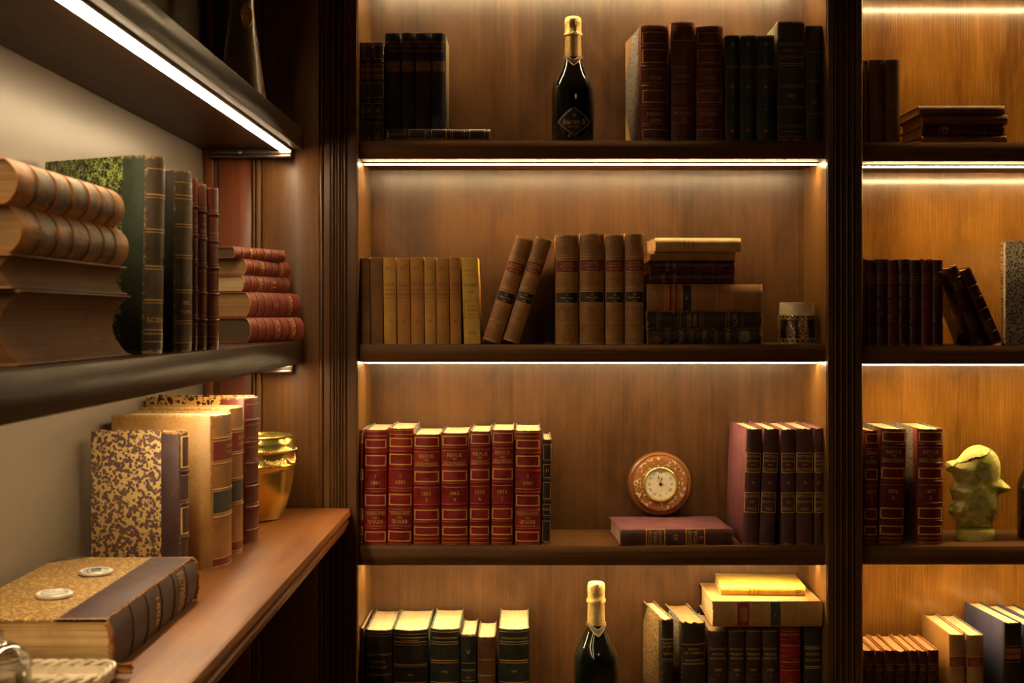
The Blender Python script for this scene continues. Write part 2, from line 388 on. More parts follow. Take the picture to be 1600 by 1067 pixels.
# ------------------------------------------------------------------ BOOKS
def book(label, T, H, W, hollow=None, sp='red', bd=None, pg='pg', bulge=.20, bands=(), frames=(), lines=(), labels=(), texts=(),
         half=None, flip=False, gilt='gilt', group=None, name='book', sq=.003, ragged=.0006, tb=.0028, cat='book', framet=.0013, patch=(), bandr=.0016, loose=0):
    root = thing(name, label, cat, group=group)
    bd = bd or sp; b = T*bulge; hs = T/2
    tb = min(tb, T*.16)
    rnd = random.Random(hash((round(T, 5), round(H, 5), len(label))) % 10000)
    def yc(x, off=0.0):
        u = max(-1, min(1, x/hs)); return -b*(1-abs(u)**2.4) - off
    def fz(z): return 1-z if flip else z
    # spine
    mb = MB(); nx = 12; nz = 16; rings = []
    xs = [hs*sin(pi/2*(-1+2*i/nx)) for i in range(nx+1)]
    head = [rnd.uniform(-1, 1)*ragged for _ in xs]; tail = [rnd.uniform(-1, 0)*0 for _ in xs]
    for k in range(nz+1):
        z = H*k/nz
        out = []
        for i, x in enumerate(xs):
            zz = z
            if k == nz: zz = z - .0012 + head[i]
            wob = rnd.uniform(-1, 1)*.00012
            inx = .0006 if k in (0, nz) else 0
            out.append((x*(1-.01*(k in (0, nz))), yc(x, wob)+inx*1.5, zz))
        inn = [(x*.96, yc(x)+max(.0018, tb*.8), z-(.003 if k == nz else 0)) for x in reversed(xs)]
        rings.append(out+inn)
    mb.loft(rings); part('spine', mb, M[sp], root, False, ang=.9)
    # boards
    y0 = .0015
    for nm, sx in (('front_board', 1), ('back_board', -1)):
        mb = MB(); xa = sx*(hs-.0002); xb = sx*(hs-tb)
        mb.box(min(xa, xb), max(xa, xb), y0, W, 0, H, min(.0007, tb*.3))
        bo = part(nm, mb, flatm(bd), root, False)
        if half:
            sw, cs = half[:2]; mb = MB(); xo = sx*(hs+.0001)
            mb.box(min(xb, xo), max(xb, xo), y0-.0003, sw, -.0001*0, H+.0002, .0004)
            part('leather_joint', mb, flatm(half[3] if len(half) > 3 else sp), root, False, grand=bo)
            if cs:
                for zz, dz in ((0, 1), (H, -1)):
                    mb = MB(); e = .0003
                    tri = [(W+e, zz-e*dz*(0 if zz == 0 else 1)), (W-cs, zz), (W+e, zz+dz*cs)]
                    mb.prism(tri, 'x', xo, xb); part('leather_corner', mb, flatm(half[2] if len(half) > 2 else sp), root, False, grand=bo)
    # pages
    mb = MB(); a = hs-tb-.0003; n = 8; cc = hollow or min(.006, T*.16)
    px = [a*(-1+2*i/n) for i in range(n+1)]
    poly = [(x, yc(x)+max(.0022, tb)+.0002) for x in px]+[(x, W-.004-cc*(1-(x/a)**2)) for x in reversed(px)]
    dip = .0006
    mb.prism(poly, 'z', sq, H-sq-dip); part('page_block', mb, M[pg], root, False, ang=.5)
    # spine furniture
    def arc(z0, z1, xa, xb, off, th=.0004, n=10):
        ps = [xa+(xb-xa)*i/n for i in range(n+1)]
        m = MB()
        rings = [[(x, yc(x, off), z0), (x, yc(x, off), z1), (x, yc(x, -th), z1), (x, yc(x, -th), z0)] for x in ps]
        m.loft(rings); return m
    def addm(dst, m): dst.add(m.v, m.f)
    for z0, z1, mt in labels:
        z0, z1 = sorted((fz(z0), fz(z1)))
        part('spine_label', arc(z0*H, z1*H, -hs*.93, hs*.93, .0004), M[mt], root, False)
    for x0, x1, z0, z1, mt in patch:
        m = MB(); zc_, hh = (z0+z1)/2*H, (z1-z0)/2*H; rings = []
        for i in range(15):
            u = -1+2*i/14; x = hs*((x0+x1)/2+(x1-x0)/2*u); e = hh*(max(.02, 1-abs(u)**3))**.5
            za, zb = zc_-e*rnd.uniform(.72, 1.05), zc_+e*rnd.uniform(.72, 1.05)
            za, zb = max(za, .0005), min(zb, H-.0015)
            rings.append([(x, yc(x, .0005), za), (x, yc(x, .0005), zb), (x, yc(x, -.0004), zb), (x, yc(x, -.0004), za)])
        m.loft(rings); part('worn_patch', m, M[mt], root, False)
    if bands:
        m = MB(); rings = []
        for i in range(13):
            x = hs*.985*sin(pi/2*(-1+2*i/12))
            rings.append([(x, yc(x)-bandr*1.15*sin(pi*k/6)*(1-.3*abs(x/hs)**4)+.0003, -bandr*1.2*cos(pi*k/6)) for k in range(7)]+[(x*.97, yc(x)+.001, 0)])
        m.loft(rings); me = m.mesh('raised_band', M['raw' if sp == 'calfw' else sp], True, 1.2)
        for z in bands:
            o = link('raised_band', me, root); o.location = (0, 0, fz(z)*H)
    if frames or lines or any(len(l) for l in labels):
        g = MB()
        for fr in frames:
            z0, z1, ins, t_ = (*fr, .12, framet)[:4] if len(fr) == 2 else (*fr, framet)[:4]
            z0, z1 = sorted((fz(z0)*H, fz(z1)*H)); xi = hs*(1-ins)
            for za, zb in ((z0, z0+t_), (z1-t_, z1)): addm(g, arc(za, zb, -xi, xi, .0005))
            for s_ in (-1, 1): addm(g, arc(z0, z1, s_*xi-(t_/2), s_*xi+(t_/2), .0006, n=1))
        for ln in lines:
            z, t_ = ln if isinstance(ln, tuple) else (ln, .0007)
            z = fz(z)*H; addm(g, arc(z-t_/2, z+t_/2, -hs*.94, hs*.94, .0006))
        for z0, z1, mt in labels:
            if mt in ('lab_t', 'lab_o'): continue
            z0, z1 = sorted((fz(z0)*H, fz(z1)*H))
            for z in (z0, z1): addm(g, arc(z-.0005, z+.0005, -hs*.94, hs*.94, .0008))
        if g.v: part('gilt_tooling', g, M[gilt], root, False)['kind'] = 'stuff'
    if texts:
        g = MB()
        for tx in texts:
            z, size, s_ = tx[:3]; rot = pi if flip else 0
            if len(tx) > 3: rot += tx[3]
            put_text(g, s_, 0, fz(z)*H, size*H, lambda x, z_: (x, yc(x, .0011), z_), T*.84 if len(tx) < 4 else None, rot)
        if g.v: part('title_lettering', g, M[gilt], root, False, False)['kind'] = 'stuff'
    root['_T'] = T; root['_H'] = H; root['_W'] = W; root['_b'] = b
    return root
def clean(root):
    for k in ('_T', '_H', '_W', '_b'):
        if k in root: del root[k]

SHELF = {}   # top heights of shelves
def up(sh, x0, x1, yt, label, Yf=2.936, W=.165, yaw=0, lean=0, base=None, **k):
    T = (x1-x0)/F*Yf-.0006; z0 = SHELF[sh] if base is None else base
    H = PZ(yt, Yf)-z0
    if lean: H = H/cos(radians(lean))-abs(T*sin(radians(lean)))
    r = book(label, T, H, W, **k); b = r['_b']
    th = radians(lean)
    r.location = (PX((x0+x1)/2, Yf), Yf+b, z0+abs(T/2*sin(th))+.0001); r.rotation_euler = (0, th, radians(yaw))
    clean(r); return r
def flat(x0, x1, z0, T, label, Yf=2.936, W=.17, yaw=0, head='L', tilt=0, **k):
    L = (x1-x0)/F*Yf
    r = book(label, T, L, W, **k); b = r['_b']
    if head == 'L': r.location = (PX(x1, Yf), Yf+b, z0+T/2+.0001); r.rotation_euler = (0, -pi/2+radians(tilt), radians(yaw))
    else: r.location = (PX(x0, Yf), Yf+b, z0+T/2+.0001); r.rotation_euler = (0, pi/2+radians(tilt), radians(yaw))
    clean(r); return r
def lup(px0, px1, Y0, a, yt, z0, label, W=.17, lean=0, ygap=0, **k):
    """upright book on the left-hand shelves; returns far corner"""
    a = radians(a); N = Vector((PX(px0, Y0), Y0)); k1 = (px1-CX)/F; d = Vector((sin(a), cos(a)))
    T = (k1*Y0-N.x)/(d.x-k1*d.y); H = PZ(yt, Y0)-z0
    r = book(label, T-.0006, H, W, **k)
    c = N+d*(T/2); r.location = (c.x, c.y, z0+.0001+abs(T/2*sin(radians(lean)))); r.rotation_euler = (0, radians(lean), pi/2-a)
    clean(r); return N+d*T

# ------------------------------------------------------------------ ROOM
XW = -.704
b_ = MB(); b_.box(-.9, 3.2, -2.4, 3.4, -.05, 0); struct('floor', b_, M['floor'])
b_ = MB(); b_.box(-.9, 3.2, -2.4, 3.4, 2.7, 2.75); struct('ceiling', b_, M['ceil'])
b_ = MB(); b_.box(XW-.1, XW, -2.2, 3.3, 0, 2.7); struct('wall_left', b_, M['wall'])
b_ = MB(); b_.box(XW, 2.6, 3.2, 3.3, 0, 2.7); struct('wall_back', b_, M['wall'])
b_ = MB(); b_.box(2.6, 2.7, -2.2, 3.3, 0, 2.7); struct('wall_right', b_, M['dark'])
b_ = MB(); b_.box(XW, 2.6, -2.3, -2.2, 0, 2.7); struct('wall_front', b_, M['dark'])

# ------------------------------------------------------------------ BOOKCASES
YS = 2.92   # shelf fronts
YB = 3.15   # back panel face
TOPZ = 2.45
def pilaster(x0, x1, reeds, root, ya=D, yb=3.19, z0=0.0, z1=TOPZ):
    """vertical board with a reeded face; reeds: list of (xa, xb)"""
    poly = [(x0, yb), (x0, ya+.002), (x0+.002, ya)]
    for xa, xb in reeds:
        poly += [(xa-.0012, ya), (xa-.0006, ya+.005)]
        for k in range(7):
            t_ = k/6; poly.append((xa+(xb-xa)*t_, ya+.0045-.0052*sin(pi*t_)**.7))
        poly += [(xb+.0006, ya+.005), (xb+.0012, ya)]
    # drop duplicates where two reeds meet
    poly += [(x1-.002, ya), (x1, ya+.002), (x1, yb)]
    mb = MB(); mb.prism(poly, 'z', z0, z1); return part('pilaster', mb, M['pil'], root)
def led(root, x0, x1, y, z, mat, shelf):
    mb = MB(); mb.box(x0, x1, y-.0065, y+.0065, z-.0035, z); ch = part('led_channel', mb, M['metal'], root, grand=shelf)
    mb = MB(); mb.box(x0+.002, x1-.002, y-.0050, y+.0050, z-.0058, z-.0035, .0008); part('led_diffuser', mb, mat, root, grand=shelf)
    return ch
def bay(root, xa, xb, levels, side, back, ledm, pre, sidel=True):
    """levels: list of (py_top, py_bottom, lit)"""
    mb = MB(); mb.box(xa, xb, YB, YB+.012, 0, TOPZ); part('back_panel', mb, M[back], root)
    mb = MB(); mb.box(xa, xa+.0012, YS-.012, YB, 0, TOPZ); part('side_lining', mb, M[side], root)
    mb = MB(); mb.box(xb-.0012, xb, YS-.012, YB, 0, TOPZ); part('side_lining', mb, M[side], root)
    for i, (t_, u_, lit) in enumerate(levels):
        zt, zb = PZ(t_, YS), PZ(u_, YS); SHELF[pre+str(i)] = zt
        mb = MB(); mb.box(xa+.0015, xb-.0015, YS, YB-.0005, zb, zt, .0012)
        sh = part('shelf', mb, M['shelfw'], root)
        if lit: led(root, xa+.003, xb-.003, YS+.068, zb, ledm, sh)
xL, xR = PX(558, D), PX(1293, D)
cc_ = thing('bookcase', 'tall walnut bookcase in the middle, with lit shelves and the clock', 'bookcase', (PX(925, D), D, 0))
bay(cc_, xL, xR, [(-100, -70, 1), (219.5, 248, 1), (538, 565, 1), (853, 883, 1), (1128, 1158, 0)], 'side', 'back', M['ledb'], 'C')
pilaster(PX(505, D), xL, [(PX(a, D), PX(c, D)) for a, c in ((516, 523), (526, 532.5), (535.5, 542))], cc_)
pilaster(xR, PX(1348, D), [(PX(a, D), PX(c, D)) for a, c in ((1303, 1309), (1312, 1318), (1321, 1327), (1330, 1336))], cc_)
mb = MB(); mb.box(PX(1246, YB), PX(1256, YB), YB-.004, YB, PZ(1128, YS), TOPZ); part('corner_batten', mb, M['back'], cc_)
mb = MB(); mb.box(xL, xR, YS, YB, 0, PZ(1160, YS)); part('plinth', mb, M['dark'], cc_)
mb = MB(); mb.box(PX(505, D), PX(1348, D), D-.03, 3.19, TOPZ, TOPZ+.09, .01); part('cornice', mb, M['pil'], cc_)
rc_ = thing('bookcase', 'golden-backed bookcase bay at the right, holding the green stone head', 'bookcase', (PX(1715, D), D, 0))
xa2, xb2 = PX(1348.5, D), PX(2083, D)
bay(rc_, xa2, xb2, [(-80, -51, 1), (222.5, 252, 1), (540, 568, 1), (853.5, 882, 1), (1128, 1158, 0)], 'side', 'backr', M['ledr'], 'R')
pilaster(xb2, PX(2138, D), [(PX(a, D), PX(c, D)) for a, c in ((2093, 2099), (2102, 2108), (2111, 2117), (2120, 2126))], rc_)
mb = MB(); mb.box(xa2, xb2, YS, YB, 0, PZ(1160, YS)); part('plinth', mb, M['dark'], rc_)
mb = MB(); mb.box(PX(1348.6, D), PX(2138, D), D-.03, 3.19, TOPZ, TOPZ+.09, .01); part('cornice', mb, M['pil'], rc_)

# ------------------------------------------------------------------ LEFT SHELVING
ep = thing('panelled_end', 'panelled brown end board between the grey wall and the reeded pilaster', 'panelling', (PX(410, D), D, 0))
xe = PX(505, D)-.0005
mb = MB(); mb.box(XW+.001, xe, D+.012, D+.03, 0, TOPZ); part('backing_board', mb, M['red_panel'], ep)
def pbox(nm, a, c, ya, mat, z0=0, z1=TOPZ, ch=.002):
    mb = MB(); mb.box(max(PX(a, D), XW+.001), min(PX(c, D), xe), ya, D+.0119, z0, z1, ch); return part(nm, mb, M[mat], ep)
pbox('stile', 319, 334, D-.004, 'red_panel'); pbox('bead', 334.3, 337, D+.004, 'pil', ch=.001)
pbox('raised_panel', 340, 393, D+.006, 'red_panel'); pbox('bead', 395, 399, D-.004, 'pil', ch=.001); pbox('moulding', 399.5, 408, D-.001, 'panel')
pbox('raised_panel', 409, 499, D+.002, 'panel'); pbox('bead', 499.5, 504.5, D-.003, 'pil', ch=.001)
YN = .25
def wallshelf(label, zt, zb, xf, yend, brk, screws, h1=.0045, h2=.0075):
    r = thing('wall_shelf', label, 'shelf', ((XW+xf)/2, 2.0, zb), group='wall shelves at the left')
    mb = MB(); mb.box(XW+.0005, xf, YN, yend, zb, zt, .0015); sh = part('board', mb, M['shelfy'], r)
    mb = MB(); mb.box(-.531, -.506, YN+.02, 2.872, zb-h1, zb); part('led_channel', mb, M['metal'], r, grand=sh)
    mb = MB(); mb.box(-.5285, -.5085, YN+.022, 2.870, zb-h2, zb-h1, .0005); part('led_diffuser', mb, M['ledl'], r, grand=sh)
    bx0, bx1, h = brk
    mb = MB(); mb.box(bx0, bx1, 2.874, D-.006, zb-h*.7, zb, .001); br = part('end_bracket', mb, M['bracket'], r)
    mb = MB(); mb.box(bx0, bx1, 2.868, D-.006, zb-h, zb-h*.72, .001); part('bracket_lip', mb, M['bracket'], r, grand=br)
    for px in screws:
        mb = MB(); n = 12; x = PX(px, 2.87)
        mb.loft([[(x+.0045*s*cos(2*pi*i/n), y, zb-h*.36+.0045*s*sin(2*pi*i/n)) for i in range(n)] for s, y in ((1, 2.8735), (.9, 2.8722), (.55, 2.8718), (.4, 2.8728))])
        part('screw', mb, M['screw'], r, grand=br)
    return r
ZT1, ZB1 = ZC+(CY-203)*.0014003, ZC+.364
ZT2, ZB2 = ZC-.0518, ZC-.1008
wallshelf('upper dark wall shelf above the left-hand books with a glaring light strip', ZT1, ZB1, -.4844, D-.006, (-.680, -.508, .0185), (374, 437))
wallshelf('middle dark wall shelf at the left carrying the brown book stack', ZT2, ZB2, -.4844, D-.006, (-.597, -.505, .0205), (440,), .0015, .0028)
# counter
ZK = ZC-.4172
r = thing('counter', 'polished reddish brown wooden counter with moulded edge under the left shelves', 'counter', (-.54, 1.5, ZK-.05))
xk = PX(549, D)
prof = [(XW+.0005, ZK), (xk-.006, ZK), (xk-.001, ZK-.002), (xk+.001, ZK-.007), (xk+.0005, ZK-.014), (xk-.003, ZK-.019), (xk-.009, ZK-.021), (xk-.010, ZK-.025),
        (xk-.005, ZK-.026), (xk-.003, ZK-.030), (xk-.0045, ZK-.035), (xk-.009, ZK-.037), (xk-.0095, ZK-.042), (xk-.011, ZK-.048), (xk-.014, ZK-.050), (XW+.0005, ZK-.050)]
mb = MB(); mb.prism(prof, 'y', YN, D-.008); part('worktop', mb, M['counter'], r, ang=.5)
mb = MB(); mb.box(XW+.0005, XW+.020, YN, D-.008, .10, ZK-.0505, .002); part('back_board', mb, M['dark'], r)
for y_ in (.40, 1.10):
    mb = MB(); mb.box(XW+.0205, xk-.09, y_, y_+.022, 0, ZK-.0505, .002); part('support_panel', mb, M['dark'], r)
ORD = ['', 'first', 'second', 'third', 'fourth', 'fifth', 'sixth', 'seventh', 'eighth', 'ninth']
# ------------------------------------------------------------------ CENTRE, TOP SHELF (C1)
G = 'books on the top shelf of the middle bookcase'
for i, (a, c) in enumerate(((562.6, 568), (568.5, 582), (582.5, 600))):
    up('C1', a, c, 65.5, f"{['leftmost, half hidden', 'middle', 'rightmost'][i]} of three gilt-panelled black books left of the dark blue ones", group=G, sp='blk', W=.15,
       bands=(.80, .605, .41, .215), frames=((.83, .97), (.63, .78), (.44, .59), (.24, .385), (.03, .19)), gilt='giltdim', framet=.0009,
       texts=((.72, .045, 'OBRAS'), (.66, .045, 'TOMO'), (.31, .05, ['II', 'III', 'IV'][i])), pg='pgbr')
# two thin books lying, with the navy books standing on them
z = SHELF['C1']
flat(601, 786, z, .0062, 'thin brown book lying at the very bottom under the dark blue books', W=.19, head='L', sp='brn', pg='pgbr', group=G, bulge=.1, yaw=0)
z += .0064
flat(603, 766, z, .0215, 'black gilt-banded book lying flat under four dark blue volumes', W=.165, sp='blkw', pg='pgbr', group=G, bulge=.3,
     frames=((.62, .78, .10, .0012), (.42, .565, .10, .0012), (.05, .20, .10, .0012)), lines=(.82, .60, .38, .36, .25), gilt='gilt')
z += .0218
for i, (a, c) in enumerate(((601, 625), (627, 647), (648.5, 673.5), (674.5, 696))):
    up('C1', a, c, 50.5, f"{['first from the left', 'second from the left', 'third from the left', 'last'][i]} of four dark blue books with tan paper label" + (' and marbled side' if i == 3 else ''),
       group=G, base=z, Yf=2.95, W=.145, sp='navy', bd='m_yel' if i == 3 else 'navy', half=(.03, 0) if i == 3 else None, pg='pgbr', bulge=.16,
       labels=((.60, .705, 'lab_t'),), texts=((.90, .035, 'ENCICLO'), (.86, .035, 'PEDIA'), (.81, .03, 'ILUSTRADA')), gilt='giltdim')
# three red gilt books
for i, (a, c, t, yw) in enumerate(((1001.5, 1046, 38.5, 6), (1049, 1086, 33.5, 0), (1088, 1131, 39.5, 0))):
    up('C1', a, c, t, ['large red leather book with a torn marbled side, left end of its row', 'narrowest and tallest red leather book between two wider red ones, top shelf',
       'red leather book right beside the dark green trio on the top shelf'][i], group=G, yaw=yw, W=.20 if i else .19, sp='redb', bd='m_blk' if i == 0 else 'redb', half=(.030, .085, 'vell') if i == 0 else None, bulge=.17,
       bands=(.815, .645, .475, .30, .13), frames=((.84, .94), (.675, .79), (.335, .44), (.02, .105)) if i != 1 else ((.84, .97),), lines=(.965, .98, .50, .62, .155, .28),
       texts=((.545, .04, 'TOMO') if i else (.545, .035, 'ATLAS'), (.235, .040, 'MUNDO'), (.18, .038, 'XUMA') if i == 0 else (.18, .04, 'VI')), gilt='gilt' if i == 0 else 'giltdim', framet=.0015, bandr=.0022)
for i, (a, c) in enumerate(((1133, 1156), (1156.5, 1182), (1182.5, 1211))):
    up('C1', a, c, 54, f"{['left', 'middle', 'right'][i]} book of the dark green trio with small gilt fleurons", group=G, W=.15, sp='grn', bulge=.16,
       bands=(.80, .60, .40, .20), bandr=.0012, texts=((.91, .09, '+'), (.51, .09, '+'), (.10, .09, '+'), (.30, .04, str(i+2)), (.70, .035, 'HISTORIA')), lines=(.98,), gilt='giltdim', pg='pgbr')
up('C1', 1215.5, 1258, 32.5, 'tall wide black book with ruled gilt lines and greenish side, near the right end', group=G, yaw=0, W=.19, sp='blkw', bd='m_pgn', half=(.035, .05), bulge=.08,
   lines=((.815, .0010), (.80, .0008), (.645, .0010), (.63, .0008), (.465, .001), (.45, .0008), (.29, .001), (.28, .0008), (.135, .001), (.12, .0008), (.04, .001)),
   texts=((.755, .032, 'JOURNAL'), (.70, .040, 'DU PALAIS'), (.38, .04, '1863'), (.085, .045, '~~~~~~~')), gilt='giltdim', ragged=.0012)
up('C1', 1259.5, 1285.5, 39, 'plain nearly black book squeezed against the right post, top shelf', group=G, W=.15, sp='blk', bulge=.12, lines=(.77, .52, .24), texts=((.34, .05, 'IV'),), gilt='giltdim', pg='pgdk')

# ------------------------------------------------------------------ CENTRE, SECOND SHELF (C2)
G = 'yellow paper-bound books on the second shelf'
yl = [(562.6, 577.0, 'ambd', 'leftmost and darkest'), (578, 597.5, 'ambd', 'second from the left, dark'), (598.5, 618, 'yel', 'third from the left, ochre'), (619.5, 640, 'amb', 'fourth from the left, orange'),
      (641, 661.5, 'amb', 'fifth from the left, with two-line title'), (662.5, 680, 'yel', 'sixth from the left, pale'), (681, 701, 'amb', 'seventh from the left'), (702, 719.5, 'amb', 'eighth from the left, narrow')]
for i, (a, c, m_, nm) in enumerate(yl):
    up('C2', a+1.5, c+1.5, 401.5+(i % 3 == 0)*1.0, f'{nm}, of the yellow-brown paper-bound books', lean=-.7, group=G, W=.125, sp=m_, pg='pgold', bulge=.10, sq=.0005, tb=.0008, ragged=.0016,
       lines=((.71, .0006), (.54, .0006), (.525, .0005)), texts=((.875, .05, 'E.S.'), (.68, .045, 'L.BONNET'), (.625, .028, 'LE ROMAN'), (.575, .040, 'DE ROSE' if i % 2 else 'MAGASIN'), (.27, .055, str(i+1))), gilt='ink')
up('C2', 725, 751, 402, 'bright lemon-yellow wrinkled paperback with 573 low on its spine', group=G, lean=-1.9, W=.125, sp='lem', pg='pgold', bulge=.06, sq=.0003, tb=.0006, ragged=.0008,
   frames=((.30, .50, .15, .0006),), texts=((.85, .030, 'ROMANS'), (.80, .026, 'CHOISIS'), (.68, .05, 'ETUDE'), (.60, .04, 'SUR'), (.44, .03, 'LES VIES'), (.39, .03, 'CELEBRES'), (.34, .026, 'PARIS'), (.125, .06, '573')), gilt='ink')
CALF = dict(sp='calf', bulge=.17, W=.17, pg='pgold', labels=((.655, .765, 'lab_r'), (.375, .475, 'lab_k')), lines=((.79, .0008), (.81, .0005), (.63, .0008), (.61, .0005), (.505, .0008), (.52, .0005), (.35, .0008), (.365, .0004), (.195, .0007), (.985, .0006)), bandr=.001)
def calf_texts(n): return ((.735, .028, 'CORTES'), (.71, .026, 'DIARIO DE'), (.68, .024, 'SESIONES'), (.45, .034, n), (.42, .024, 'TRIBUNAL'), (.393, .022, '1891'), (.955, .02, 'vvvvvv'), (.02, .02, 'vvvvvv'))
G = 'mottled calf books with red and black labels'
def leaner(x0b, x1b, label, dx, dy, wpx, **k):
    """leaning upright book: lower-left corner px x0b, top corner shifted by dx over dy"""
    Yf = 2.936; th = atan2(dx, dy); T = wpx/F*Yf; H = sqrt(dx*dx+dy*dy)/F*Yf
    r = book(label, T, H, **k); b = r['_b']
    if th > 0: # leans right: rests on its lower right corner
        z0 = SHELF[k.get('sh', 'C2')] if False else SH_[0]
        cxp = PX(x1b, Yf)-T/2*cos(th)
    else: cxp = PX(x0b, Yf)+T/2*cos(th)
    r.location = (cxp, Yf+b, SH_[0]+T/2*abs(sin(th))+.0002); r.rotation_euler = (0, th, 0); clean(r)
SH_ = [SHELF['C2']]
leaner(755, 781, 'calf book with red and black labels leaning right, beside the yellow paperback', 52.5, 162, 28, group=G, texts=calf_texts('12'), **CALF)
leaner(786, 811, 'second leaning calf book, resting just left of the upright calf ones', 51.5, 162, 26, group=G, texts=calf_texts('14'), **CALF)
for i, (a, c, t) in enumerate(((868, 904, 366.5), (905.5, 944.5, 364.5), (946, 975, 365.5), (976.5, 1006.5, 364))):
    up('C2', a, c, t, f"{['first', 'second and widest', 'third', 'last'][i]} of four upright calf books from the left, red and black labels", group=G, ragged=.0012, texts=calf_texts(['15', '17', '16', '18'][i]), **CALF)
G = 'stack of lying books beside the glass jar'
z = SHELF['C2']
flat(1009.5, 1192, z, .0355, 'scuffed black book with pale patches, bottom of the stack beside the jar', group=G, sp='blkw', pg='pgbr', W=.2, lines=(.82, .80, .62, .60, .41, .39, .20, .18), gilt='giltdim', bulge=.14,
     patch=((-.9, .1, .87, .985, 'brn'), (-.85, .75, .10, .20, 'lab_t')), texts=((.70, .05, 'DROIT'), (.50, .05, 'CIVIL'), (.30, .05, 'TOME II')))
z += .0358
flat(1008.5, 1192, z, .0358, 'black gilt-ruled book, second from the bottom of the stack beside the jar', Yf=2.938, group=G, sp='blkw', pg='pgbr', W=.2, lines=(.90, .88, .72, .70, .53, .51, .31, .29, .17), gilt='giltdim', bulge=.14, texts=((.63, .05, 'RECUEIL'), (.58, .04, 'GENERAL'), (.24, .05, 'LOIS')))
z += .0361
flat(1010, 1192, z, .0608, 'thick tan calf book lying in the stack, with maroon and black labels', group=G, sp='tanb', pg='pgold', W=.2, bulge=.16, labels=((.725, .81, 'lab_r'), (.61, .69, 'lab_k')), lines=(.84, .83, .70, .60, .58, .395, .265),
     patch=((-.9, .5, .90, .99, 'calfl'),), texts=((.765, .035, 'ENCICLOPEDIA', pi*0), (.655, .03, '12')), bandr=.001)
z += .0611
flat(1014, 1148, z, .0270, 'lower dark red banded book in the stack beside the jar', Yf=2.95, group=G, sp='mar', pg='pgdk', bulge=.2, W=.17, bands=(.52, .385, .24), texts=((.83, .06, 'OEUVRES'), (.70, .05, 'COMPLETES')), gilt='giltdim')
z += .0273
flat(1013, 1149, z, .0250, 'upper dark red banded book in the stack beside the jar', Yf=2.95, group=G, sp='mar', pg='pgdk', bulge=.2, W=.17, bands=(.52, .385, .24), texts=((.78, .06, 'OEUVRES'), (.70, .05, 'TOME I')), gilt='giltdim')
z += .0253
flat(1015, 1150, z, .0190, 'thin tan book second from the top of the stack beside the jar', Yf=2.945, group=G, sp='tanb', pg='pgold', bulge=.3, W=.16, sq=.001, tb=.001)
z += .0193
flat(1023, 1158, z, .0310, 'pale parchment book on the very top of the stack', Yf=2.94, yaw=1.5, group=G, sp='vell', pg='pgold', bulge=.3, W=.16, sq=.001, tb=.0012, texts=((.66, .045, 'VIDA'), (.61, .035, 'NUEVA'), (.56, .03, 'DANTE')), gilt='ink')

# ------------------------------------------------------------------ CENTRE, THIRD SHELF (C3)
G = 'red gilt leather volumes left on the clock shelf'
RB = (.862, .700, .543, .358, .202)
FR = ((.884, .972, .12, .0024), (.566, .662, .12, .0024), (.222, .317, .12, .0024), (.085, .163, .12, .0024))
LN = ((.838, .0007), (.712, .0007), (.514, .0007), (.364, .0007), (.055, .0009), (.02, .0006))
def revue(y, n): return ((.800, .046, 'REVUE'), (.766, .024, 'DES'), (.730, .040, 'DEUX MONDES'), (.462, .046, y), (.405, .044, n))
RED = dict(W=.185, sp='red', bands=RB, lines=LN, bulge=.15, pg='pg', bandr=.0019, half=(.03, .0), bd='m_blk')
rs = [(562.7, 567.0, 672, '1880', '2', 0, 'sliver of a red leather book at the far left, clock shelf', 0),
      (568, 603.5, 671, '1881', '1', 1, 'red gilt book with upside-down title, second from the left post', .4),
      (604.5, 643, 668.5, '1859', '1', 1, 'wide red gilt book with upside-down title, third from the left post', .9),
      (645, 687, 678, '1863', '3', 0, 'red gilt book dated 1863 with a 3 on its spine', .2),
      (689, 731.5, 676, '1863', '4', 0, 'red gilt book dated 1863, right neighbour of the 3 volume', 0),
      (733, 765, 673, '1870', '6', 0, 'chipped narrow red gilt book dated 1870', .5),
      (767, 801.5, 671, '1873', '1', 0, 'narrow red gilt book dated 1873', .5),
      (804, 844, 672, '1865', '5', 1, 'last red gilt book, beside the thin black volume, title upside-down', .4)]
for a, c, t, y, n, fl, lb, ln_ in rs:
    up('C3', a, c, t, lb, Yf=2.932, group=G, flip=bool(fl), lean=ln_, frames=FR, texts=revue(y, n) if c-a > 10 else (), **RED)
up('C3', 846.5, 860, 686, 'thin black gilt book with grey marbled side, ending the red row', Yf=2.945, group=G, lean=.8, sp='blk', bd='m_blk', half=(.02, 0), W=.18, pg='pg', bands=(.78, .61, .41, .25), frames=((.80, .95), (.63, .76), (.43, .59), (.27, .38), (.02, .22)), framet=.0009,
   texts=((.70, .04, '31'), (.33, .035, 'REVUE')), bulge=.15)
SH3 = SHELF['C3']
TL = (948.5, 0)
flat(967, 1146, SH3, .0345, 'purple-red cloth book lying flat under the round clock', Yf=2.936, group='purple-red cloth history books', head='L', W=.194, yaw=3.2, sp='purps', bd='purp', pg='pg', bulge=.12,
     frames=((.60, .77, .0, .0022), (.25, .42, .0, .0022)), texts=((.735, .05, 'HISTORIA'), (.69, .05, 'UNIVERSAL'), (.645, .05, 'ONCKEN'), (.51, .06, '43'), (.385, .05, 'EDAD'), (.335, .05, 'MEDIA'), (.285, .05, 'II')), gilt='gilt')
G = 'purple-red cloth history books'
PB = dict(sp='purps', bd='purp', pg='pg', bulge=.14, W=.205, frames=((.620, .790, .06, .0016), (.275, .450, .06, .0016)), gilt='gilt', ragged=.0014)
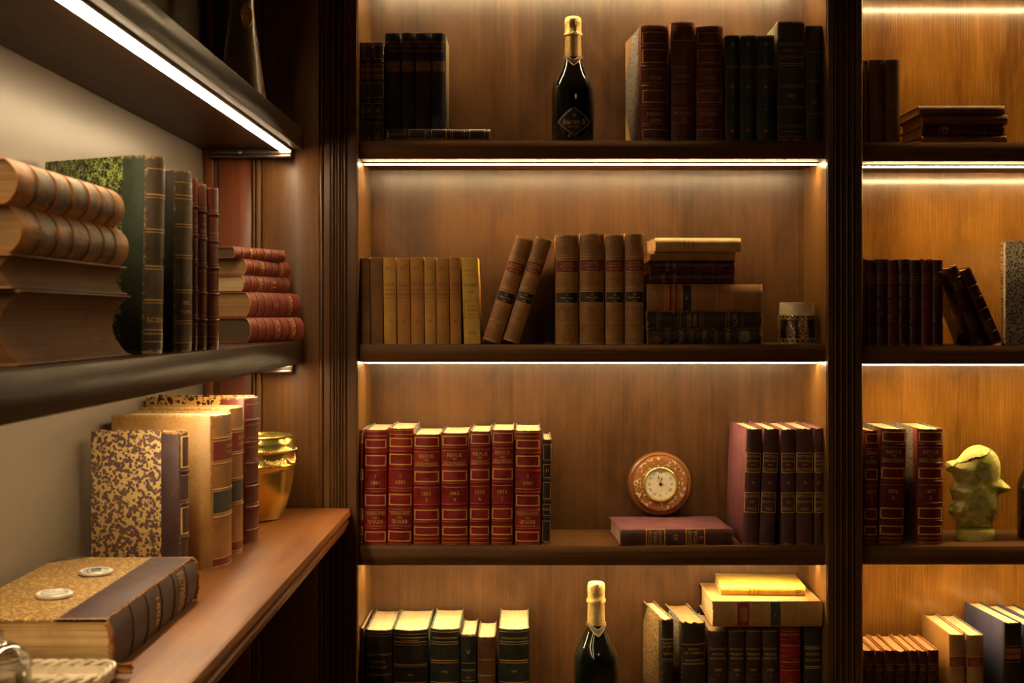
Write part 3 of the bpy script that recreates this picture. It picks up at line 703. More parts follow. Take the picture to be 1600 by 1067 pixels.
def oncken(n, l1, l2, l3): return ((.760, .030, 'HISTORIA'), (.722, .030, 'UNIVERSAL'), (.688, .022, 'POR'), (.650, .032, 'G.ONCKEN'), (.535, .030, n), (.420, .036, l1), (.370, .030, l2), (.310, .045, l3))
pb = [(1160.5, 1185, 669, 2.2, 2, '44', 'LA GUERRA', 'DE', '1914', 'first purple history book, its cloth side showing, 1914 on the spine'),
      (1186.5, 1210.3, 669, 2.6, 0, '41', 'EPOCA DE', 'LA REVOL', '=I=', 'slightly leaning purple history book numbered 41'),
      (1221, 1243, 670, 0, 0, '45', 'LA CUESTION', 'DE', 'ORIENTE', 'purple history book right of the dark gap, lettered ORIENTE'),
      (1244.5, 1271.5, 669, 0, 0, '42', 'EPOCA DE', 'FEDERICO', '=II=', 'purple history book numbered 42, second from the right post'),
      (1273, 1286.0, 669, 0, 0, '29', 'LA EDAD', 'LATINA', '=II=', 'rightmost purple history book, cut off by the right post')]
for a, c, t, ln_, yw, n, l1, l2, l3, lb in pb:
    up('C3', a, c, t, lb, Yf=2.933, lean=ln_, yaw=yw, group=G, texts=oncken(n, l1, l2, l3), **PB)

# ------------------------------------------------------------------ CENTRE, BOTTOM SHELF (C4)
G = 'dark gilt-ruled books on the lowest middle shelf'
L4 = dict(W=.20, bulge=.16, pg='pg', gilt='gilt')
up('C4', 562.8, 568.5, 981, 'sliver of a dark book at the far left of the lowest shelf', group=G, sp='blk', lines=(.8, .78), **L4)
up('C4', 569.5, 611.5, 984, 'black book lettered JOURNAL DU PALAIS at the left of the lowest shelf', group=G, sp='blk', bd='m_blk', half=(.03, 0), lean=.5, lines=((.73, .001), (.715, .0006), (.505, .001), (.49, .0006), (.96, .0006), (.93, .0004)), texts=((.645, .036, 'JOURNAL'), (.585, .036, 'DU PALAIS')), **L4)
up('C4', 613.5, 668, 984, 'widest black book of the lowest shelf, dark gilt bands at its head', group=G, sp='blk', bd='m_pgn', half=(.03, 0), lines=((.95, .0005), (.91, .0012), (.86, .0012), (.83, .0005), (.61, .0012), (.59, .0006), (.41, .001)), texts=((.50, .034, '1811'), (.885, .03, 'oooooooooooo')), **L4)
up('C4', 671, 717, 982.5, 'black book with gilt chain border at its head, dated 1903', group=G, sp='grn', bd='m_pgn', half=(.03, 0), lean=.4, lines=((.965, .0006), (.855, .0012), (.83, .0010), (.65, .0014), (.625, .0010), (.41, .0012)), texts=((.905, .045, 'oooooooooooo'), (.53, .038, '1903')), **L4)
up('C4', 719.5, 744, 991, 'small black book with a gilt heart ornament', group=G, sp='grn', lines=((.98, .0006), (.66, .0008), (.45, .0008)), texts=((.80, .10, 'v'), (.58, .034, 'PALAZZO'), (.49, .034, '851')), Yf=2.94, W=.15, bulge=.15, pg='pg', gilt='gilt')
up('C4', 746, 774, 995, 'small mottled brown leather book between black ones', group=G, sp='brn', lines=((.72, .0008), (.53, .0010), (.43, .0010)), labels=((.30, .42, 'lab_k'),), Yf=2.94, W=.15, bulge=.15, pg='pg', gilt='gilt')
up('C4', 779, 827, 982.5, 'black book with green pebbled side, right end of the lowest left row', group=G, sp='grn', bd='m_pgn', half=(.012, 0), lines=((.965, .0006), (.855, .0012), (.83, .0010), (.65, .0014), (.625, .0010), (.41, .0012)), texts=((.90, .045, 'oooooooooooo'), (.535, .036, '1900')), **L4)
G = 'worn books right of the lowest bottle'
up('C4', 1034, 1053, 967, 'worn thin black book with gold speckled side, right of the lower bottle', Yf=2.94, group=G, yaw=8, W=.185, sp='blkw', bd='m_spk', half=(.030, .05), pg='pg', bulge=.14, ragged=.0018, lines=((.80, .001), (.79, .0005), (.60, .001), (.58, .0005)), texts=((.76, .032, 'REVISTA'), (.725, .032, 'DE CORREOS'), (.69, .026, 'Y'), (.655, .030, 'TELEGRAFOS')))
up('C4', 1065, 1103, 972, 'thick worn black book with a torn head, lettered REVISTA', Yf=2.945, group=G, yaw=5.5, W=.185, sp='blkw', bd='m_blk', half=(.030, .05), pg='pgbr', bulge=.12, ragged=.0035, lines=((.77, .001), (.57, .001), (.56, .0005)), texts=((.72, .034, 'REVISTA'), (.68, .034, 'DE CORREOS'), (.65, .024, 'Y'), (.605, .034, 'TELEGRAFOS')))
G = 'upright books under the lying calf book'
for i, (a, c) in enumerate(((1107, 1137.5), (1139, 1164), (1165.5, 1190), (1191.5, 1217))):
    up('C4', a, c, 985.5, f"{['first', 'second', 'third', 'fourth'][i]} dark brown NUOVA ANTOLOGIA book from the left, under the lying calf", Yf=2.945, group=G, sp='dbrn', W=.17, bulge=.17, bands=(.795, .62, .44), bandr=.001, lines=((.80, .0006), (.785, .0005)),
       texts=((.735, .040, 'NUOVA'), (.685, .040, 'ANTOLOGIA'), (.555, .040, ['1898', '1896', '1901', '1902'][i]), (.50, .036, ['1', '4', '1', '3'][i])), gilt='gilt', pg='pg')
up('C4', 1219, 1252, 980.5, 'only bright red book standing under the lying calf book', Yf=2.944, group=G, sp='red', W=.17, bulge=.17, bands=(.86, .74, .68, .56), lines=((.96, .0008), (.92, .001), (.80, .001), (.62, .0011), (.53, .0008)), texts=((.45, .04, '1'), (.39, .045, '1881')), flip=False, gilt='gilt')
up('C4', 1257, 1284.5, 978.5, 'green-black book lettered DU PALAIS beside the right post', Yf=2.944, group=G, sp='grn', W=.17, bulge=.14, lines=((.775, .0012), (.755, .001), (.565, .0014), (.545, .001)), texts=((.70, .04, 'JOURNAL'), (.635, .04, 'DU PALAIS')), gilt='gilt', ragged=.002)
zt = PZ(978.5, 2.944)+.0024
flat(1113, 1285, zt, .0555, 'tan calf book with red and dark labels lying on the upright books', Yf=2.925, group='lying books on the lowest shelf', tilt=0, head='L', sp='calfl', bd='calfl', W=.205, pg='pg', bulge=.13, labels=((.66, .775, 'lab_r'), (.375, .475, 'lab_g')),
     lines=((.80, .0007), (.64, .0007), (.51, .0007), (.355, .0007), (.215, .0007)), texts=((.735, .030, 'CORTES'), (.71, .028, 'DIARIO DE'), (.69, .028, 'SESIONES'), (.43, .03, '19')), ragged=.0014)
r = flat(1127, 1259, zt+.0558, .0205, 'bright yellow paper-covered book on the lying calf book', Yf=2.985, yaw=-3, tilt=0, group='lying books on the lowest shelf', head='L', sp='gold', bd='gold', W=.15, pg='pg', bulge=.2, sq=.001, tb=.001,
     texts=((.66, .035, 'POEMAS'), (.60, .030, 'DE AMOR'), (.56, .030, 'BERDIALES'), (.085, .085, '8'),), gilt='ink')
mb = MB()
for rr in (.0085,):
    mb.tube([(rr*cos(2*pi*i/20), -.0042-.0006-.0*i, .0135+rr*sin(2*pi*i/20)) for i in range(21)], .0004, 4)
o = link('printed_emblem', mb.mesh('printed_emblem', M['ink']), r)
mb = MB()   # faint print on the top cover
for j, (zz, wd) in enumerate(((.165, .05), (.150, .09), (.135, .075), (.105, .02), (.085, .06), (.055, .085), (.04, .03))):
    mb.box(-.01035, -.01027, .045-wd*.25+.03, .045+wd*.5+.03, zz, zz+.0012)
o = link('cover_print', mb.mesh('cover_print', M['ink'], False), r)

# ------------------------------------------------------------------ RIGHT BAY
G = 'brown books on the top right shelf'
for i, (a, c, t) in enumerate(((1350, 1356.5, 94), (1358.5, 1383, 92), (1384, 1406.5, 92))):
    up('R1', a, c, t, f"{['leftmost, mostly hidden,', 'middle', 'rightmost'][i]} upright brown book on the top right shelf", group=G, sp='brn', pg='pgbr', W=.15, bulge=.13, ragged=.001)
z = SHELF['R1']
for i, (a, c, T_, m_, lb) in enumerate(((1440, 1574, .0175, 'brn', 'brown book at the bottom of the top right stack'), (1440, 1570, .0235, 'mar', 'blackish book, second from bottom in the top right stack'),
                                   (1441, 1575, .0235, 'brn', 'brown book below the topmost in the top right stack'), (1436, 1570, .0200, 'brn', 'topmost brown book of the four-book stack, top right shelf'))):
    flat(a, c, z, T_, lb, group=G, sp=m_, pg='pgbr', W=.165, bulge=.28, Yf=2.935+.003*i, lines=(.24, .78) if i == 1 else (), gilt='giltdim', texts=((.72, .10, 'DICCION'),) if i == 1 else ())
    z += T_+.0003
G = 'maroon banded books on the second right shelf'
xs = [(1349, 1353), (1353.5, 1369.5), (1370, 1387), (1387.5, 1404.5), (1405, 1421.5), (1422, 1439.5), (1440, 1457), (1457.5, 1474)]
nm = ['sliver at the post, leftmost', 'second', 'third', 'fourth', 'fifth', 'sixth', 'seventh, torn-headed', 'eighth and last']
for i, (a, c) in enumerate(xs):
    up('R2', a, c, 404+(i % 2)*1.2, f'{nm[i]} of the upright maroon banded books from the left post', group=G, sp='mar' if i % 3 else 'redd', pg='pgbr', W=.14, bulge=.17, bands=(.845, .70, .545, .39, .24), lines=((.72, .0005), (.83, .0005), (.735, .0004)),
       texts=((.80, .030, 'OEUVRES'), (.765, .028, 'DE DUMAS'),) if i else (), gilt='giltdim', ragged=.003 if i == 6 else .001, bandr=.0021)
SH_ = [SHELF['R2']]
MR = dict(sp='mar', pg='pgbr', W=.14, bulge=.17, bandr=.0021, gilt='giltdim', lines=((.72, .0005), (.735, .0004)))
leaner(1524, 1543, 'maroon banded book leaning left, nearer the upright ones', -45, 120, 18, group=G, bands=(.845, .70, .545, .39, .24), texts=((.80, .030, 'OEUVRES'), (.765, .028, 'DE DUMAS')), **MR)
leaner(1551, 1568, 'maroon banded book leaning left, the outer one with title near its foot', -51, 116, 18, group=G, flip=True, bands=(.85, .70, .545, .39, .24), texts=((.80, .030, 'OEUVRES'), (.765, .028, 'DE DUMAS')), **MR)
# big speckled book, cover to the room
H = PZ(376, 2.95)-SHELF['R2']
r = book('large grey and cream speckled book standing cover outward at the right edge', .030, H, .17, sp='navyc', bd='m_gry', pg='pg', group='books shown cover outward')
r.rotation_euler = (0, 0, radians(90)); r.location = (PX(1570, 2.95)+.172, 2.95+.0155, SHELF['R2']+.0001); clean(r)
G = 'red gilt leather volumes beside the green head'
R3 = dict(W=.19, sp='redd', bands=RB, lines=LN, frames=FR, bulge=.15, pg='pg', bandr=.0019, bd='m_blk', half=(.035, 0))
up('R3', 1350, 1371, 672, 'leftmost red gilt book, half behind the post, near the green head', group=G, lean=.8, texts=revue('1877', '2')[:5], **R3)
up('R3', 1373.5, 1413, 669, 'middle red gilt book near the green head, leaning slightly', group=G, lean=1.6, texts=revue('1876', '5'), **R3)
up('R3', 1434, 1474.5, 669.5, 'red gilt book standing directly left of the green stone head', Yf=2.938, group=G, lean=.3, yaw=0, texts=revue('1877', '5'), **R3)
G = 'small red-brown books on the lowest right shelf'
xs = [(1350, 1366.5), (1368.5, 1382), (1383, 1399.5), (1400.5, 1420), (1421, 1435.5), (1436.5, 1449.5), (1451, 1467.5)]
for i, (a, c) in enumerate(xs):
    up('R4', a, c, 1016+(i % 2)*.8, f"{['leftmost, torn-topped', 'second', 'third', 'widest, fourth', 'fifth', 'sixth', 'rightmost'][i]} of seven small red-brown books at the lower right", group=G, sp='mar', bd='redw', pg='pgbr', W=.15, bulge=.15,
       bands=(.85, .68, .50), texts=((.80, .035, 'LA MODE'), (.755, .03, 'ILUST'), (.72, .035, 'PARIS'), (.60, .04, str(i+3))), gilt='giltdim', ragged=.0022, bandr=.0014)
G = 'tall books on the lowest right shelf'
up('R4', 1484, 1509, 991, 'calf book with speckled side, left of a pair with red labels', group=G, Yf=2.94, W=.203, yaw=0, sp='calfl', bd='calfl', pg='pg', bulge=.15, labels=((.615, .735, 'lab_r'),), texts=((.70, .028, 'CORTES'), (.67, .028, 'DIARIO DE'), (.64, .028, 'SESIONES')), lines=((.75, .0006), (.60, .0006)))
up('R4', 1511.5, 1538, 992, 'calf book with red label, right of the pair, before the blue book', group=G, Yf=2.94, W=.203, yaw=0, sp='calfl', bd='m_blk', pg='pg', bulge=.15, labels=((.615, .735, 'lab_r'),), texts=((.70, .028, 'CORTES'), (.67, .028, 'DIARIO DE'), (.64, .028, 'SESIONES')), lines=((.75, .0006), (.60, .0006)))
up('R4', 1570, 1597, 972.5, 'tall dark blue cloth book with orange label, lower right', group=G, Yf=2.925, W=.215, yaw=5, sp='blk', bd='navyc', pg='pg', bulge=.05, half=(.012, 0), labels=((.685, .735, 'lab_o'), (.63, .675, 'lab_o')), texts=((.655, .03, 'ESPASA'),), lines=((.76, .0010), (.60, .001)), gilt='giltdim')
up('R4', 1599.5, 1624, 976, 'dark blue cloth book cut by the right edge of view', group=G, Yf=2.935, W=.21, yaw=5, sp='blk', bd='navyc', pg='pg', bulge=.05, lines=((.76, .0010), (.60, .001)), gilt='giltdim')
up('R4', 1627, 1652, 976, 'second dark blue cloth book beyond the right edge', group=G, Yf=2.935, W=.21, yaw=5, sp='blk', bd='navyc', pg='pg', bulge=.05)

# ------------------------------------------------------------------ LEFT: middle wall shelf
z0 = ZT2
G = 'lying brown books at the near end of the wall shelf'
def stackleft(label, T, L, W, px_near, Y0, z, fore=False, a=0, **k):
    r = book(label, T, L, W, **k); b = r['_b']; a = radians(a)
    X0 = PX(px_near, Y0)
    if not fore: r.location = (X0, Y0, z+T/2+.0001); r.rotation_euler = (0, pi/2, pi/2-a)
    else:
        # the fore-edge looks into the room; tail at the far end
        N = Vector((X0, Y0)); d = Vector((sin(a), cos(a))); o_ = N+d*L-Vector((cos(a), -sin(a)))*W
        r.location = (o_.x, o_.y, z+T/2+.0001); r.rotation_euler = (0, pi/2, -pi/2-a)
    clean(r); return z+T+.0002
z = z0
z = stackleft('thickest brown book of the near pile, hollow page edges facing the room, at the bottom', .0800, .385, .145, 32, 1.372, z, True, 0, group=G, hollow=.020, sp='brn', bd='brn', pg='pgor', bulge=.1, tb=.003)
z = stackleft('thinner brown book second from the bottom of the near pile, page edges outward', .0370, .375, .140, 17, 1.36, z, True, 1, group=G, hollow=.009, sp='brn', bd='brn', pg='pgor', bulge=.1, tb=.003)
CW = dict(sp='calfw', bd='calfw', pg='pgbr', bulge=.28, ragged=.002, bandr=.0022)
z = stackleft('crackled calf book with grey ribbed spine, second from the top of the near pile', .0500, .372, .135, 14, 1.372, z, False, 0, group=G, bands=(.14, .28, .42, .57, .71, .84), gilt='giltdim', **CW)
z = stackleft('topmost crackled calf book of the near pile on the wall shelf', .0480, .365, .135, 8, 1.362, z, False, 0, group=G, bands=(.15, .30, .45, .60, .74, .87), gilt='giltdim', **CW)
G = 'upright books on the middle wall shelf'
r_ = lup(222, 253, 1.83, 28, 241, z0, 'big book with scuffed brown spine and black-green marbled side, behind the brown pile', W=.195, lean=1.2, group=G, sp='olv2', bd='m_grn', half=(.042, 0, 'jgrn', 'jgrn'), pg='pg', bulge=.30, ragged=.0016,
    lines=((.93, .0009), (.80, .0016), (.785, .0008), (.625, .0012), (.61, .001), (.44, .0014), (.425, .001), (.27, .0016), (.255, .001), (.12, .0012), (.10, .0012), (.06, .001)), texts=((.17, .035, 'SCIENCE'),), gilt='gilt', bandr=.0025)
r_ = lup(272, 300.5, 1.945, 26, 264, z0, 'grey-brown ruled leather book between the green one and the red trio', W=.17, group=G, sp='olive', bd='blk', pg='pgbr', bulge=.18, ragged=.0012,
    lines=((.93, .0009), (.86, .0009), (.84, .0006), (.70, .0012), (.685, .0008), (.53, .0012), (.515, .0008), (.34, .0012), (.325, .0008), (.17, .0012), (.155, .0008), (.05, .001)), texts=((.27, .03, 'BIBL.'), (.22, .03, 'TOMO')), gilt='gilt')
Yc = 2.04
for i, (a, c, t) in enumerate(((301, 309, 277), (309.3, 323.3, 286), (323.6, 341.5, 291.5))):
    r_ = lup(a, c, Yc, 24, t, z0, f"{['leftmost, narrowest', 'middle', 'rightmost'][i]} of three slim red-brown ribbed books on the wall shelf", W=.15, group=G, sp='redb', pg='pgbr', bulge=.20,
        bands=(.83, .665, .50, .34, .18), lines=((.855, .0006), (.805, .0006), (.69, .0006), (.64, .0006), (.525, .0006), (.475, .0006), (.365, .0006), (.205, .0006), (.155, .0006), (.05, .0006), (.08, .0006)),
        texts=((.755, .022, 'IV'), (.715, .026, 'HISTORIA')), bandr=.0024, gilt='giltdim')
    Yc = r_.y+.001
G = 'stack of red books at the far end of the wall shelf'
SPINE = dict(sp='redw', bd='redd', bulge=.20, bandr=.0020, gilt='gilt')
z = z0
BN = (.14, .28, .42, .56, .70, .85)
z = stackleft('lowest and thickest red book of the far stack on the wall shelf', .0500, .235, .150, 385, 2.62, z, False, 17, group=G, pg='pgdk', bands=BN, texts=((.78, .10, 'DROIT'), (.49, .09, 'XXX')), lines=(.16, .30, .44), **SPINE)
z = stackleft('second lowest red book of the far stack on the wall shelf', .0510, .225, .145, 384, 2.645, z, False, 17, group=G, pg='pgbr', bands=BN, texts=((.78, .10, 'TRAITE'), (.49, .09, 'II')), lines=(.16, .30, .44), **SPINE)
z = stackleft('middle book of the red stack, with the palest pages', .0340, .200, .130, 377, 2.66, z, False, 17, group=G, pg='pg', bands=BN, texts=((.63, .10, '11'), (.35, .09, 'ABC')), lines=(.16, .30, .44, .58), **SPINE)
z = stackleft('red book with gold-flecked spine, second from the top of the far stack', .0330, .195, .132, 381, 2.67, z, False, 17, group=G, pg='pgbr', bands=BN, texts=((.78, .10, 'COURS'), (.35, .09, 'ABC')), lines=(.16, .30, .44, .58), **SPINE)
z = stackleft('smallest book, on top of the far red stack', .0240, .180, .125, 364, 2.65, z, False, 24, group=G, pg='pgdk', bands=BN, texts=((.3, .09, 'ABC'),), lines=(.16, .30, .44, .58), ragged=.003, **SPINE)

# ------------------------------------------------------------------ LEFT: on the counter
z0 = ZK
G = 'upright books on the counter'
lup(281, 291.5, 2.075, 4, 675, z0, 'purple and cream marbled book standing in front on the counter', W=.143, group=G, sp='aubr', bd='m_pur', half=(.030, 0), pg='pg', bulge=.22, bands=(.735, .52, .30, .08), frames=((.76, .97), (.32, .50), (-.0+.01, .06)), bandr=.0022, framet=.0018, lines=(.71, .545))
TC = dict(sp='tanb', bd='calfl', bulge=.16, pg='pg', bandr=.0016)
lup(330, 357, 2.178, 4, 649, z0, 'large tan calf book with red and black labels behind the marbled one', W=.168, group=G, bands=(.845, .68, .515, .335), labels=((.70, .83, 'lab_r'), (.36, .505, 'lab_g'), (.02, .07, 'lab_r')), lines=((.86, .0008), (.685, .0008), (.52, .0008), (.345, .0008)), texts=((.79, .03, 'OEUVRES'), (.75, .028, 'MOLIERE'), (.045, .022, 'PARIS')), **TC)
lup(360, 376.5, 2.315, 4, 637, z0, 'narrower tan calf book between the large tan one and the dark red', W=.165, group=G, bands=(.845, .68, .515, .335), labels=((.70, .83, 'lab_r'), (.36, .505, 'lab_g'), (.03, .09, 'lab_r')), lines=((.86, .0008), (.685, .0008), (.52, .0008)), texts=((.79, .03, 'OEUVRES'), (.75, .028, 'MOLIERE')), **TC)
lup(382, 398.5, 2.425, 4, 621, z0, 'tallest dark red ribbed book with black and gold marbled sides, before the brass pot', W=.185, group=G, sp='redb', bd='m_amb', half=(.045, 0), pg='pg', bulge=.20, bands=(.84, .69, .545, .39, .245, .09), lines=((.95, .0007), (.81, .0007), (.72, .0007), (.66, .0007), (.57, .0007), (.42, .0007), (.27, .0007)), texts=((.77, .025, 'TOMO'),), gilt='giltdim', bandr=.0026)
# the big flat book
a = 0.0
rb = book('big worn dark-spined book lying on the counter, gold speckled cover under two medallions', .0645, .400, .197, sp='aubr', bd='m_gold', half=(.060, .045), pg='pgfol', bulge=.10, bands=(), group='lying books on the counter', ragged=.004,
          lines=(), texts=((.80, .042, 'CONCILIO'), (.775, .038, 'DE TRENTO'), (.75, .038, 'HISTORIA'), (.47, .05, '1806')), gilt='gilt', tb=.0038, sq=.004)
rb.rotation_euler = (0, pi/2, pi/2); rb.location = (-.4875, 1.546, z0+.0325); clean(rb)
m = MB()   # the cords under the spine leather and the torn orange edges
T_, H_ = .0645, .400; hs = T_/2; bb = T_*.10
def ycb(x): return -bb*(1-abs(max(-1, min(1, x/hs)))**2.4)
rnd = random.Random(3)
for zf in (.20, .36, .52, .68, .84):
    m = MB(); pts = []
    for k in range(13):
        x = hs*.97*(-1+2*k/12); pts.append((x, ycb(x)-.0002, zf*H_+rnd.uniform(-1, 1)*.0012))
    m.tube(pts, [.0011+rnd.uniform(0, .0007) for _ in pts], 5); link('spine_cord', m.mesh('spine_cord', M['aubr']), rb)
m = MB(); pts = [(-hs+.0002+rnd.uniform(-.0006, .0006), .0004+rnd.uniform(-.0008, .0008), .003+(H_-.006)*k/60) for k in range(61)]
m.tube(pts, [.0009+rnd.uniform(0, .0014) for _ in pts], 5); link('worn_hinge', m.mesh('worn_hinge', M['raw']), rb)
for zc, s_ in ((0, -1), (H_, 1)):
    m = MB(); pts = []
    for k in range(25):
        x = hs*.90*(-1+2*k/24); pts.append((x+rnd.uniform(-.0012, .0012), ycb(x)+.0012+rnd.uniform(-.001, .001), zc+s_*rnd.uniform(0, .003)))
    m.tube(pts, [.0022+rnd.uniform(0, .0022) for _ in pts], 6); link('torn_leather_edge', m.mesh('torn_leather_edge', M['raw']), rb)
m = MB(); gw = 7; rows = []
for j in range(6):
    rows.append([(hs-.004-.013*i/gw, -.006-.0052*j+.0010*sin(i*1.9+j), -.004-.010*sin(j*.55)+.0030*sin(i*1.3+j*.8)) for i in range(gw+1)])
lower = [[(x, y, z_-.0012) for x, y, z_ in reversed(r_)] for r_ in rows]
m.loft([a_+b_ for a_, b_ in zip(rows, lower)]); link('torn_leather_flap', m.mesh('torn_leather_flap', M['raw']), rb)

# medallions on the big book
ztop = z0+.0325+.0325+.0006
M['silver'] = plain('tarnished_silver', (.86, .83, .74), .36, .35)
M['silvd'] = plain('dark_silver', (.22, .20, .18), .4, .7)
M['mint'] = plain('mint_enamel', (.10, .55, .38), .3)
def coin(px, py, label, kind, rot):
    Y = (ZC-ztop)*F/(py-CY); x = PX(px, Y)
    r = thing('medallion', label, 'medallion', (x, Y, ztop), (0, 0, rot), 'silver medallions on the big book')
    m = MB(); R = .0222
    m.lathe([(R-.0015, 0), (R, .0012), (R, .0042), (R-.001, .0052), (R-.003, .0048), (R-.0045, .0042), (.001, .0042)], 48); part('disc', m, M['silver'], r, False)
    m = MB(); m.tube([((R-.006)*cos(2*pi*i/40), (R-.006)*sin(2*pi*i/40), .0045) for i in range(41)], .0005, 5); part('rim_ring', m, M['silvd'], r, False)
    m = MB()
    if kind:
        m.box(-.006, .007, -.007, .007, .0042, .0056, .0006); m.cur = 1; m.box(-.0035, .0045, -.0055, -.001, .0056, .0063, .0003); m.cur = 0
        m.tube([(-.010, -.009, .005), (-.012, .0, .0055), (-.009, .009, .005)], .001, 6); m.tube([(-.006, .002, .006), (.0, .006, .0062), (.006, .001, .006)], .0008, 6)
        part('relief', m, [M['silvd'], M['mint']], r, False)
    else:
        m.tube([(-.013, -.004, .0050), (-.006, .002, .0056), (.001, -.002, .006), (.008, .003, .0056), (.013, .0, .005)], [.0006, .0018, .0026, .0020, .0006], 8)
        m.tube([(-.010, -.008, .0048), (.0, -.007, .0052), (.010, -.006, .0048)], .0009, 6); m.tube([(-.002, .001, .0055), (.002, .009, .0055), (.006, .010, .005)], [.0014, .0018, .0005], 6)
        part('relief', m, M['silver'], r, False)
coin(150, 896, 'silver medallion with a green centre, the farther one on the big book', 1, .2)
coin(85, 931.5, 'plain silver medallion with raised relief, the nearer one on the big book', 0, .4)

# ------------------------------------------------------------------ brass pot
t = NT('polished_brass'); t.set(Base_Color=(.84, .68, .17), Metallic=.9, Roughness=.25); M['brass'] = t.m
t = NT('brass_relief'); t.set(Base_Color=(.86, .62, .24), Metallic=.85, Roughness=.32); M['brassd'] = t.m
Yp = 2.735; Xp = PX(402, Yp); pr = thing('brass_pot', 'gleaming brass pot with relief garlands at the far end of the counter', 'pot', (Xp, Yp, z0+.0002))
R = .0795
prof = [(.001, .002), (.040, .002), (.045, 0), (.048, .002), (.047, .006), (.052, .012), (.062, .030), (.070, .055), (.0755, .085), (.0775, .108), (.0785, .118)]
upper = [(.0810, .1195), (.0820, .122), (.0805, .125), (.0785, .1265), (.0790, .150), (.0795, .152), (.0815, .1535), (.082, .1555), (.0805, .158), (.078, .161), (.0785, .168), (.0775, .175), (.0745, .180), (.0735, .1825), (.0760, .1845), (.0765, .1865), (.0745, .1880), (.0715, .1865), (.0705, .180), (.0740, .160), (.0735, .120), (.068, .060), (.048, .015), (.001, .010)]
k_ = R/.082*.99
m = MB(); m.lathe([(a_*k_, b_*.925) for a_, b_ in prof+upper], 72); part('body', m, M['brass'], pr, False, ang=1.0)
m = MB()
for i in range(96): m.ball((.0825*k_*cos(2*pi*i/96), .0825*k_*sin(2*pi*i/96), .1555*.925), .0022, 6)
part('beaded_ring', m, M['brassd'], pr, False)
ns = 9
for s_ in range(ns):
    m = MB(); a0 = 2*pi*s_/ns+.12; sp_ = 2*pi/ns
    for k in range(11):
        t_ = k/10; an = a0+sp_*(.06+.88*t_); dz = 4*t_*(1-t_); rr = .0014+.0034*dz
        zc_ = .1435-.0155*dz; m.ball((.0790*k_*cos(an), .0790*k_*sin(an), zc_*.925+rnd.uniform(-.0006, .0006)), rr, 7)
        if 2 < k < 8: m.ball((.0800*k_*cos(an+.03), .0800*k_*sin(an+.03), (zc_-.004)*.925), rr*.7, 6); m.ball((.0800*k_*cos(an-.02), .0800*k_*sin(an-.02), (zc_+.005)*.925), rr*.55, 6)
    m.tube([(.0795*k_*cos(a0+d_), .0795*k_*sin(a0+d_), z_*.925) for d_, z_ in ((.0, .1475), (.02, .143), (-.01, .136))], .0011, 5)
    part('garland', m, M['brassd'], pr, False)

# ------------------------------------------------------------------ cream carved tray and glass jar in the near corner
M['cream'] = plain('cream_glaze', (.70, .60, .42), .28)
M['glass'] = None
def glassm(name, col=(1, 1, 1), rough=.03, base=.10, top=.95):
    "thin clear glass: see-through body with Fresnel reflections"
    t = NT(name); tr_ = t.n.new('ShaderNodeBsdfTransparent'); tr_.inputs[0].default_value = (*col, 1)
    gl = t.n.new('ShaderNodeBsdfGlossy'); gl.inputs['Roughness'].default_value = rough
    lw = t.n.new('ShaderNodeLayerWeight'); lw.inputs[0].default_value = .35
    mx = t.n.new('ShaderNodeMixShader'); t.l(t.mr(lw.outputs['Fresnel'], 0, 1, base*.4, top), mx.inputs[0])
    t.l(tr_.outputs[0], mx.inputs[1]); t.l(gl.outputs[0], mx.inputs[2]); t.l(mx.outputs[0], t.out.inputs[0]); return t.m
M['glass'] = glassm('clear_glass', (.97, .96, .92), .05, .3, .6); M['crystal'] = glassm('clock_crystal', base=.05, top=.25); M['frost'] = plain('frosted_glass', (.80, .70, .46), .35)
M['smoke'] = glassm('smoky_glass', (.86, .82, .68), .10)
tr = thing('carved_dish', 'cream dish with a twisted rope rim in front of the big book', 'dish', (-.565, 1.490, z0+.0001))
m = MB(); hx, hy, rc = .0950, .0380, .016
def rr_ring(hx, hy, rc, z, n=6):
    out = []
    for cx_, cy_, a0 in ((hx-rc, hy-rc, 0), (-hx+rc, hy-rc, pi/2), (-hx+rc, -hy+rc, pi), (hx-rc, -hy+rc, 3*pi/2)):
        out += [(cx_+rc*cos(a0+pi/2*i/n), cy_+rc*sin(a0+pi/2*i/n), z) for i in range(n+1)]
    return out
m.loft([rr_ring(hx-.006, hy-.006, rc, 0), rr_ring(hx, hy, rc, .004), rr_ring(hx+.001, hy+.001, rc, .012), rr_ring(hx-.001, hy-.001, rc, .016), rr_ring(hx-.006, hy-.006, rc*.8, .0165), rr_ring(hx-.008, hy-.008, rc*.8, .008)])
part('dish_body', m, M['cream'], tr, False)
path = rr_ring(hx-.001, hy-.001, rc, .0185, 8)
m = MB(); P_ = [Vector(p) for p in path]+[Vector(path[0])]
dist = [0]
for a_, b_ in zip(P_, P_[1:]): dist.append(dist[-1]+(b_-a_).length)
def at(s):
    s %= dist[-1]
    for i in range(len(dist)-1):
        if dist[i+1] >= s: u = (s-dist[i])/max(1e-9, dist[i+1]-dist[i]); return P_[i].lerp(P_[i+1], u), (P_[i+1]-P_[i]).normalized()
for ph in (0, pi):
    pts = []; N = 260
    for k in range(N+1):
        p, d_ = at(dist[-1]*k/N*.9999); n_ = Vector((d_.y, -d_.x, 0)); an = ph+2*pi*k/N*16
        pts.append(tuple(p+n_*.0024*cos(an)+Vector((0, 0, .0024*sin(an)))))
    m.tube(pts, .0024, 6)
part('rope_rim', m, M['cream'], tr, False)
gj = thing('glass_jar', 'clear ribbed glass jar with domed lid in the near left corner', 'jar', (PX(-12, 1.405), 1.405, z0+.0001))
m = MB(); rj = .0395
